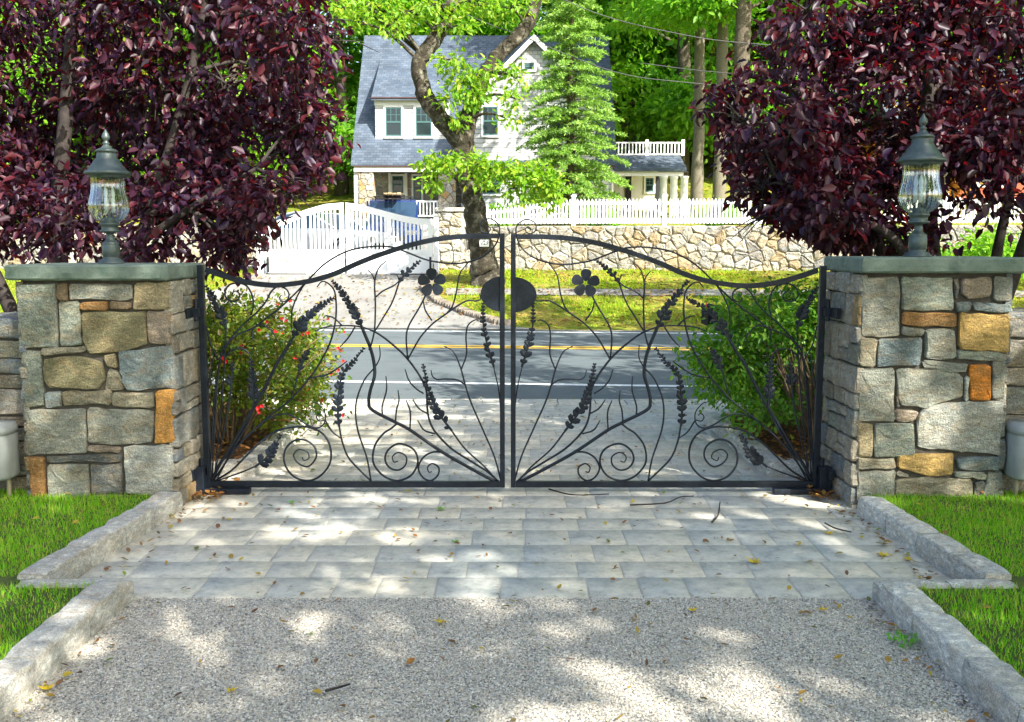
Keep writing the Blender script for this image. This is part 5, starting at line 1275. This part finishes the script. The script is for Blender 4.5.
for i, (x, Y_, r, lab) in enumerate([(9.6, 24.2, .8, 'bright green bush above the cap of the right pillar, nearest the stone wall'), (11.6, 24.0, .9, 'bright green bush behind the right pillar lantern'), (13.6, 23.6, .9, 'bright green bush at the right edge of the photo, across the street')]):
    z = zs(x, Y_)
    cl = [((x+random.uniform(-r, r), Y_+random.uniform(-r, r), z+random.uniform(.2, .85)*r*1.5), (r*.5, r*.5, r*.4), 8) for k in range(9)]
    make_tree('verge_bush', lab, 'bush', (x, Y_, z), [([Vector((x, Y_, z)), Vector((x, Y_, z+.4)), Vector((x, Y_, z+r))], [.04, .025, .01])], cl, 'fresh_leaf', 'twigbark', .12, 'bushes across the street', nleaf=44, csig=.16, twig=.006, seed=70+i, limb=.014, crown='foliage', trunkname='stems')
# tall trunks right of the house
def talltree(name, lab, px_, Y_, r0, barkm, leafm, crowncl, seed, group, lean=0, lsize=.24):
    q = PX(px_, 200, Y_); z = zs(q.x, Y_); b = Vector((q.x, Y_, z-.1))
    tr = [([b, b+Vector((lean*.2, 0, 3)), b+Vector((lean*.5, .1, 8)), b+Vector((lean*.8, 0, 14)), b+Vector((lean, 0, 21))], [r0*1.3, r0, r0*.92, r0*.7, r0*.15])]
    make_tree(name, lab, 'tree', tuple(b), tr, crowncl(b), leafm, barkm, lsize, group, nleaf=80, csig=.6, droop=.25, twig=.02, seed=seed, limb=.07, flatten=.35)
def cc_high(b):
    out = []
    for k in range(22):
        a = random.uniform(0, 2*PI); zz = random.uniform(7, 20); rr_ = random.uniform(1.2, 3.6)*(1.15-zz/30)
        out.append(((b.x+rr_*math.cos(a), b.y+1.0+rr_*math.sin(a), b.z+zz), (1.2, 1.2, .45), 8))
    return out
talltree('pine_tree', 'tall straight dark trunk beside the right purple tree, thickest trunk behind the fence', 739, 33, .27, 'bark', 'green_leaf', cc_high, 81, 'tall trees right of the house')
talltree('pine_tree', 'tall greenish trunk just right of the carport columns', 697, 36.5, .20, 'palebark', 'fresh_leaf', cc_high, 82, 'tall trees right of the house')
talltree('pine_tree', 'tall pale grey trunk between the greenish and the dark trunk', 719, 35, .20, 'palebark', 'fresh_leaf', cc_high, 83, 'tall trees right of the house')
talltree('pine_tree', 'tall tree with thin trunk hidden by the right purple tree', 850, 38, .22, 'bark', 'green_leaf', cc_high, 84, 'tall trees right of the house')
# wood behind: three kinds, copied
def broad(name, lab, seed, leafm, barkm, h=15, r=4.6, lsize=.33):
    rng = random.Random(seed); cl = []
    for k in range(34):
        zz = rng.uniform(.12, 1.0); rr_ = r*math.sqrt(max(.05, 1-((zz-.45)/.6)**2))*rng.uniform(.35, .95); a = rng.uniform(0, 2*PI)
        cl.append(((rr_*math.cos(a), rr_*math.sin(a), h*zz), (1.3, 1.3, .8), 8))
    tr = [(PT((0,0,-.5),(.1,0,h*.3),(0,.1,h*.6),(.1,0,h*.95)), [.38,.28,.18,.04])]
    return make_tree(name, lab, 'tree', (0, 0, 0), tr, cl, leafm, barkm, lsize, 'trees of the wood behind the house', nleaf=85, csig=.6, droop=.25, twig=.02, seed=seed, limb=.08, flatten=.5)
protos = [broad('broadleaf_tree', '', 101, 'green_leaf', 'bark'), broad('broadleaf_tree', '', 102, 'fresh_leaf', 'bark', 14, 4.4), broad('broadleaf_tree', '', 103, 'yellow_leaf', 'palebark', 13, 4.2)]
spots = [(0,-8.5,50,1.0,'dark green tree behind the left roof edge of the white house'),(1,-4.2,54,1.15,'bright green tree behind the roof ridge left of the forked tree'),(0,0.5,52,1.1,'dark green tree behind the roof ridge between the forks of the street tree'),
         (1,4.8,51,1.1,'bright green tree behind the spruce top'),(0,8.3,50,1.15,'dark green tree right of the spruce behind the carport'),(2,10.8,55,1.2,'yellow green tree behind the tall trunks'),
         (1,14.5,50,1.1,'bright green tree behind the left part of the right purple tree'),(2,18.5,58,1.2,'yellow green tree behind the middle of the right purple tree'),(0,24,55,1.2,'dark green tree behind the brick house'),
         (1,30,60,1.3,'bright green tree far behind the right edge of the photo'),(1,-11.5,42,.85,'bright green tree left of the white house, nearest its wall'),(2,-15.5,48,1.0,'yellow green tree seen through the right part of the left purple tree'),
         (0,-20.5,50,1.15,'dark green tree behind the middle of the left purple tree'),(1,-26,52,1.2,'bright green tree behind the left lantern'),(2,-32,56,1.3,'yellow green tree behind the left edge of the photo'),
         (0,-12.5,60,1.4,'tall dark green tree on the slope left of the house'),(1,-1.5,66,1.5,'tall bright green tree highest behind the roof ridge'),(0,7.0,64,1.5,'tall dark green tree on the slope behind the spruce'),
         (0,16,70,1.5,'tall dark green tree on the slope behind the tall trunks'),(1,36,70,1.5,'tall bright green tree on the slope far right'),(1,-22,70,1.5,'tall bright green tree on the slope far left'),(0,-40,66,1.5,'dark green tree beyond the left edge'),(0,44,64,1.5,'dark green tree beyond the right edge'),
         (1,-18,36,.62,'small bright green tree behind the left fieldstone wall'),(1,-24.5,34,.6,'small bright green tree far left behind the fieldstone wall')]
used = [False]*3
for i, (k, x, y, s, lab) in enumerate(spots):
    o = protos[k] if not used[k] else copy_tree(protos[k]); used[k] = True
    o['label'] = lab; o['group'] = 'trees of the wood behind the house'; o['category'] = 'tree'
    o.location = (x, y, zs(x, y)-.2); o.rotation_euler = (0, 0, i*1.7); o.scale = (s, s, s*(1+.1*math.sin(i*2.1)))
# orange tree right
ot = copy_tree(protos[2]); ot.location = (17.2, 40, zs(17.2, 40)-.3); ot.scale = (.55, .55, .5); ot['label'] = 'small orange leaved tree glowing through the right purple tree'; ot.name = 'maple_tree'; ot['group'] = 'trees of the wood behind the house'
for ch in ot.children:
    if ch.name.startswith('crown'):
        ch.data = ch.data.copy(); ch.data.materials.clear(); ch.data.materials.append(MATS['orange_leaf'])
# shade trees on our side, right of and behind the camera
sh0 = None
SHADE = [(8.9, -1.7, 1.0), (11.6, 4.6, 1.0), (12.2, 11.2, 1.05), (12.5, -8.0, .9), (4.6, -12.2, .95), (-3.0, -15, 1.0)]
def shade_tree():
    rng = random.Random(77); cl = []
    for k in range(33):
        a = rng.uniform(0, 2*PI); rr_ = 5.0*math.sqrt(rng.random()); zz = rng.uniform(6.2, 11.0)
        cl.append(((rr_*math.cos(a)-1.0, rr_*math.sin(a), zz), (.9, .9, .6), 7))
    tr = [(PT((0,0,-.2),(0,0,3),(-.3,.1,6),(-.6,0,10.5)), [.36,.28,.2,.05])]
    return make_tree('shade_tree', '', 'tree', (0, 0, 0), tr, cl, 'fresh_leaf', 'bark', .30, 'shade trees beside the camera', nleaf=36, csig=.40, droop=.3, twig=.02, seed=77, limb=.08, flatten=.5)
SHL = ['tall shade tree right of the camera', 'tall shade tree right of the right pillar, outside the photo', 'tall shade tree by the street on the right, outside the photo', 'tall shade tree behind and far right of the camera', 'tall shade tree behind the camera', 'tall shade tree far behind the camera']
for i, (x, y, s) in enumerate(SHADE):
    o = shade_tree() if i == 0 else copy_tree(sh0)
    if i == 0: sh0 = o
    o.location = (x, y, 0); o.rotation_euler = (0, 0, i*2.3); o.scale = (s, s, 1); o['label'] = SHL[i]
# ================================================================== GROUND COVER
def blades(name, regions, n, h, mat, lab, w=.006, cat='grass'):
    P = []
    for (x0, x1, y0, y1, wgt, zf) in regions:
        k = int(n*wgt); x = RNG.uniform(x0, x1, k); y = RNG.uniform(y0, y1, k)
        P.append(np.stack([x, y, zf(x, y)], 1))
    P = np.concatenate(P)
    if 'EDGE' in globals(): P = P[EDGE(P[:, 0], P[:, 1])]
    k = len(P)
    a = RNG.uniform(0, 2*PI, k); lean = RNG.uniform(.1, .7, k); hh = h*RNG.uniform(.3, 1.25, k)*(1+.35*np.sin(P[:, 0]*5)*np.sin(P[:, 1]*7))
    d = np.stack([np.cos(a), np.sin(a), np.zeros(k)], 1); s = np.stack([-np.sin(a), np.cos(a), np.zeros(k)], 1)
    tip = P+d*(hh*lean)[:, None]+np.array([0, 0, 1])*(hh*np.sqrt(1-lean**2*.6))[:, None]
    V = np.stack([P-s*w/2, P+s*w/2, tip], 1).reshape(-1, 3); F = np.arange(3*k).reshape(-1, 3)
    o = npmesh(name, V, F, mat); tag(o, lab, cat, None, 'stuff'); return o
zc_ = lambda x, y: np.full_like(x, .085)
EDGE = lambda x, y: (np.abs(x) > np.interp(y, [4.6, 6.3], [2.41, 2.285])) | (y < 4.6)
blades('grass', [(-5.2, AL-.10, 4.72, 6.42, .6, zc_), (-5.0, GL-.13, 2.2, 4.58, .6, zc_)], 75000, .037, 'grass_blade', 'short green lawn grass left of the driveway')
blades('grass', [(AR+.10, 5.2, 4.72, 6.42, .6, zc_), (GR+.13, 5.0, 2.2, 4.56, .6, zc_)], 75000, .037, 'grass_blade', 'short green lawn grass right of the driveway')
def vz_(x, y): return zt(x, y)
# verge: only where it is not driveway or path
def verge():
    x = RNG.uniform(-1.9, 14, 90000); t = RNG.uniform(20.55, 27.3, 90000)
    rx = np.interp(t, [20.15, 20.7, 21.5, 22.6, 24, 27, 40], [.6, -.3, -1.0, -1.7, -2.15, -2.0, -2.0])
    pn = np.sin(x*1.7+t*.9)*np.sin(x*.6-t*1.3+1)
    keep = (x > rx+.12) & ~((t > 23.55) & (t < 24.2) & (RNG.random(90000) < .93)) & (RNG.random(90000) < (.35+.75*pn)*np.clip((t-20.5)/.9, .15, 1))
    x, t = x[keep], t[keep]; y = t-.1*x
    x2 = RNG.uniform(-16, -7, 26000); t2 = RNG.uniform(20.5, 27.3, 26000); lx = np.interp(t2, [20.15, 21.5, 24, 27, 40], [-9.5, -8.2, -7.3, -6.9, -6.9])
    k2 = x2 < lx-.1; x = np.concatenate([x, x2[k2]]); y = np.concatenate([y, t2[k2]-.1*x2[k2]]); k = len(x)
    P = np.stack([x, y, zt(x, y)-.005], 1); a = RNG.uniform(0, 2*PI, k); hh = RNG.uniform(.03, .09, k); d = np.stack([np.cos(a), np.sin(a), np.zeros(k)], 1); s = np.stack([-np.sin(a), np.cos(a), np.zeros(k)], 1)
    tip = P+d*(hh*.6)[:, None]+np.array([0, 0, 1])*hh[:, None]
    V = np.stack([P-s*.012, P+s*.012, tip], 1).reshape(-1, 3)
    o = npmesh('grass', V, np.arange(3*k).reshape(-1, 3), 'verge_blade'); tag(o, 'sunlit yellow green grass of the verge across the street', 'grass', None, 'stuff')
verge()
def litter(name, lab, pts, size, mat='litter', seed=4):
    rng = np.random.default_rng(seed); P = np.array(pts); n = len(P)
    a = rng.uniform(0, 2*PI, n); D = np.stack([np.cos(a), np.sin(a), rng.uniform(-.1, .25, n)], 1); nn = rng.normal(size=(n, 3))*.25+[0, 0, 1]
    L = size*rng.uniform(.5, 1.4, n); V, F = leafgeo(P, D, nn, L, L*rng.uniform(.25, .7, n), .25, -.15)
    o = npmesh(name, V, F, mat); tag(o, lab, 'leaves', None, 'stuff'); return o
rng = np.random.default_rng(8); pts = []
for k in range(800):
    y = rng.uniform(2.6, 10.9); x = rng.uniform(GL+.03 if y < 4.6 else -1.84, GR-.03 if y < 4.6 else 1.82); pts.append((x, y, .016))
for k in range(260):     # gathered along the kerbs
    y = rng.uniform(2.6, 6.9); l = (GL if y < 4.6 else AL); r_ = (GR if y < 4.6 else AR)
    pts.append(((l+abs(rng.normal(0, .07))+.01) if rng.random() < .4 else (r_-abs(rng.normal(0, .09))-.01), y, .018))
for k in range(500): pts.append((rng.uniform(-12, 12), 0, .012)); x = pts[-1][0]; pts[-1] = (x, float(rng.choice([20.0, 10.95])+rng.normal(0, .12)-.1*x), .014)
litter('leaf_litter', 'small brown and yellow fallen leaves scattered on the gravel, paving and road edge', pts, .035)
pts = [(rng.uniform(-5, AL-.2), rng.uniform(4.8, 6.3), .115) for k in range(70)]+[(rng.uniform(-5, GL-.2), rng.uniform(2.5, 4.5), .115) for k in range(70)]+[(rng.uniform(AR+.2, 5), rng.uniform(4.8, 6.3), .115) for k in range(80)]+[(rng.uniform(GR+.2, 5), rng.uniform(2.5, 4.5), .115) for k in range(80)]
litter('leaf_litter', 'few brown fallen leaves lying on the two lawns', pts, .04)
pts = [(sx*rng.uniform(1.98, 4.2), rng.uniform(7.2, 9.4), .095+abs(rng.normal(0, .015))) for k in range(2600) for sx in (-1, 1)]
litter('leaf_litter', 'orange brown leaves covering the soil under the rose bush and the green shrub', pts, .055, 'bed_litter')
pts = []
for k in range(13000):
    x = rng.uniform(-9, 14); t = rng.uniform(20.4, 27.4); y = t-.1*x
    if x < drive_x(t)[1]-.3 and rng.random() < .72: continue
    if x > drive_x(t)[1] and not (23.4 < t < 24.4 or t < 21.6) and mnoise.noise(Vector((x*.7, t*.9, 3))) < .05 and rng.random() < .7: continue
    y = t-.1*x; pts.append((x, y, max(0, zs(x, y))+.035))
litter('leaf_litter', 'yellow and brown leaves strewn over the verge and driveway across the street', pts, .085)
pts = [(s*rng.uniform(2.02, 2.19) if s > 0 else -rng.uniform(1.95, 2.15), rng.uniform(6.45, 7.0), .02+abs(rng.normal(0, .01))) for k in range(120) for s in (-1, 1)]
litter('leaf_litter', 'rusty leaves gathered in the corners under the gate hinges', pts, .05, 'bed_litter')
# gravel chips
n = 130000; x = RNG.uniform(GL, GR, n); y = 2.7+(4.68-2.7)*RNG.random(n); y = np.where(y > 4.6, y+np.abs(RNG.normal(0, .03, n)), y); s = RNG.uniform(.0026, .0066, n)
s[RNG.random(n) < .03] *= 1.5
V0 = np.array([[1,0,0],[0,1,0],[-1,0,0],[0,-1,0],[0,0,.8],[0,0,-.5]], float); F0 = np.array([[0,1,4],[1,2,4],[2,3,4],[3,0,4]])
a = RNG.uniform(0, 2*PI, n); ca, sa = np.cos(a), np.sin(a); J = V0[None]*(1+RNG.uniform(-.35, .35, (n, 6, 3)))*s[:, None, None]
Xc = J[:, :, 0]*ca[:, None]-J[:, :, 1]*sa[:, None]+x[:, None]; Yc = J[:, :, 0]*sa[:, None]+J[:, :, 1]*ca[:, None]+y[:, None]; Zc = J[:, :, 2]+.002
V = np.stack([Xc, Yc, Zc], -1).reshape(-1, 3); F = (np.arange(n)[:, None, None]*6+F0[None]).reshape(-1, 3)
tag(npmesh('gravel', V, F, 'chips'), 'loose grey and white stone chips of the driveway', 'gravel', None, 'stuff')
# single fallen leaves, twigs, a weed
def maple(px_, py, z, size, mat, lab, cat='leaf'):
    q = PZ(px_, py, z); rot = random.uniform(0, 2*PI); mb = MB(); loop = []
    lobes = [(0, 1), (55, .85), (110, .55), (180, .25), (250, .55), (305, .85)]
    for i, (d, r_) in enumerate(lobes):
        a = math.radians(d)+rot; a2 = math.radians((d+(lobes[(i+1) % 6][0]+(360 if i == 5 else 0)))/2)+rot
        loop.append(Vector((q.x+size*r_*math.cos(a), q.y+size*r_*math.sin(a), q.z+.012+.3*size*random.random())))
        loop.append(Vector((q.x+size*.34*math.cos(a2), q.y+size*.34*math.sin(a2), q.z+.006)))
    cen = Vector((q.x, q.y, q.z+.008)); n_ = len(loop)
    mb.add([cen]+loop+[v-Vector((0, 0, .0015)) for v in loop]+[cen-Vector((0, 0, .0015))], [(0, 1+i, 1+(i+1) % n_) for i in range(n_)]+[(2*n_+1, n_+1+(i+1) % n_, n_+1+i) for i in range(n_)]+[(1+i, n_+1+i, n_+1+(i+1) % n_, 1+(i+1) % n_) for i in range(n_)])
    s0 = cen-Vector((math.cos(rot), math.sin(rot), 0))*size*.25; mb.tube([s0, s0-Vector((math.cos(rot), math.sin(rot), -.1))*size*.6], .0012, 4)
    tag(mb.build('fallen_leaf', mat), lab, cat, 'large fallen leaves')
maple(882, 556, .01, .055, 'fallen_yellow', 'largest bright yellow leaf on the paving near the right kerb')
maple(829, 534, .01, .045, 'fallen_yellow', 'dull yellow leaf on the paving below the right gate hinge')
maple(908, 560, .01, .04, 'fallen_yellow', 'small yellow leaf touching the right kerb beside the largest yellow leaf')
maple(755, 563, .01, .055, 'fallen_yellow', 'upturned yellow leaf in the middle of the right paving')
maple(440, 510, .01, .05, 'fallen_green', 'bright green leaf on the paving just below the left gate leaf')
maple(456, 543, .01, .035, 'fallen_green', 'small green leaf on the paving below the centre of the gate')
maple(292, 503, .01, .035, 'fallen_green', 'tiny green leaf below the big spiral of the left gate leaf')
maple(48, 689, .01, .045, 'fallen_yellow', 'yellow leaf on the gravel beside the left kerb')
maple(692, 611, .01, .035, 'fallen_yellow', 'yellow leaf where paving and gravel meet, right of centre')
maple(231, 692, .01, .03, 'fallen_yellow', 'yellow leaf on the gravel in the lower left')
maple(442, 623, .01, .04, 'fallen_yellow', 'yellow leaf on the gravel just below the paving left of centre')
maple(822, 611, .01, .035, 'fallen_yellow', 'yellow leaf at the paving edge near the right kerb')
def twig(pts, lab, r=.006):
    q = [PZ(a, b_, .02+.006*i) for i, (a, b_) in enumerate(pts)]
    tag(MB().tube(catmull(q, 4), [r*(1-.5*i/(4*len(q))) for i in range(4*(len(q)-1)+1)], 6).build('twig', 'darkbark'), lab, 'twig', 'fallen twigs')
twig([(549, 489), (563, 493), (578, 495), (609, 494)], 'dark bent twig lying below the centre of the gate')
twig([(630, 505), (665, 503), (680, 497), (694, 496)], 'long thin twig with a leaf below the right gate leaf')
twig([(712, 522), (718, 515), (720, 502)], 'short upright looking twig right of the long thin twig')
twig([(825, 523), (835, 528), (851, 532)], 'straight dark twig near the right pillar foot')
twig([(325, 691), (340, 687), (350, 684)], 'short dark twig on the gravel in the foreground')
wd = PZ(902, 645, 0); P_ = np.array([tuple(wd)]*46)+RNG.normal(size=(46, 3))*[.035, .045, 0]; P_[:, 2] = .01+RNG.random(46)*.03
D_ = RNG.normal(size=(46, 3))+[0, 0, .7]; V, F = leafgeo(P_, D_, RNG.normal(size=(46, 3))*.4+[0, -.3, 1], RNG.uniform(.02, .045, 46), RNG.uniform(.008, .018, 46))
tag(npmesh('weed', V, F, 'fallen_green'), 'leafy green weed growing against the right kerb in the gravel', 'plant')
# ================================================================== LIGHT, SKY, CAMERA
sun_dir = Vector((.50, -.60, .64)).normalized()      # towards the sun
elev = math.asin(sun_dir.z); az = math.atan2(sun_dir.x, sun_dir.y)
w = bpy.data.worlds.new('World'); S.world = w; w.use_nodes = True; nt = w.node_tree
sky = nt.nodes.new('ShaderNodeTexSky'); sky.sky_type = 'NISHITA'; sky.sun_disc = False; sky.sun_elevation = elev; sky.sun_rotation = az; sky.ozone_density = .4; sky.dust_density = 2.5; sky.air_density = .9
bg = nt.nodes['Background']; nt.links.new(sky.outputs[0], bg.inputs[0]); bg.inputs[1].default_value = SKYS
ld = bpy.data.lights.new('sun', 'SUN'); ld.energy = SUNS; ld.angle = math.radians(.55); ld.color = (1, .95, .86)
lo = bpy.data.objects.new('sun', ld); COL.objects.link(lo); lo.rotation_euler = (-sun_dir).to_track_quat('-Z', 'Y').to_euler(); lo.location = (10, -10, 20)
cd = bpy.data.cameras.new('camera'); cd.sensor_width = 36; cd.lens = FPX/1024*36; cd.clip_end = 2000; cd.clip_start = .05
co = bpy.data.objects.new('camera', cd); COL.objects.link(co); co.location = (0, 0, H); co.rotation_euler = (PI/2-PITCH, 0, 0); S.camera = co
S.render.engine = 'CYCLES'; S.render.resolution_x = 1024; S.render.resolution_y = 722
S.cycles.max_bounces = 8; S.cycles.transparent_max_bounces = 12; S.cycles.diffuse_bounces = 4
v = S.view_settings; v.view_transform = 'Standard'; v.look = 'None'; v.gamma = 1; v.exposure = EXPO; v.use_curve_mapping = False
for o in COL.objects:
    for k in ('_org', '_rz', '_local'):
        if k in o: del o[k]
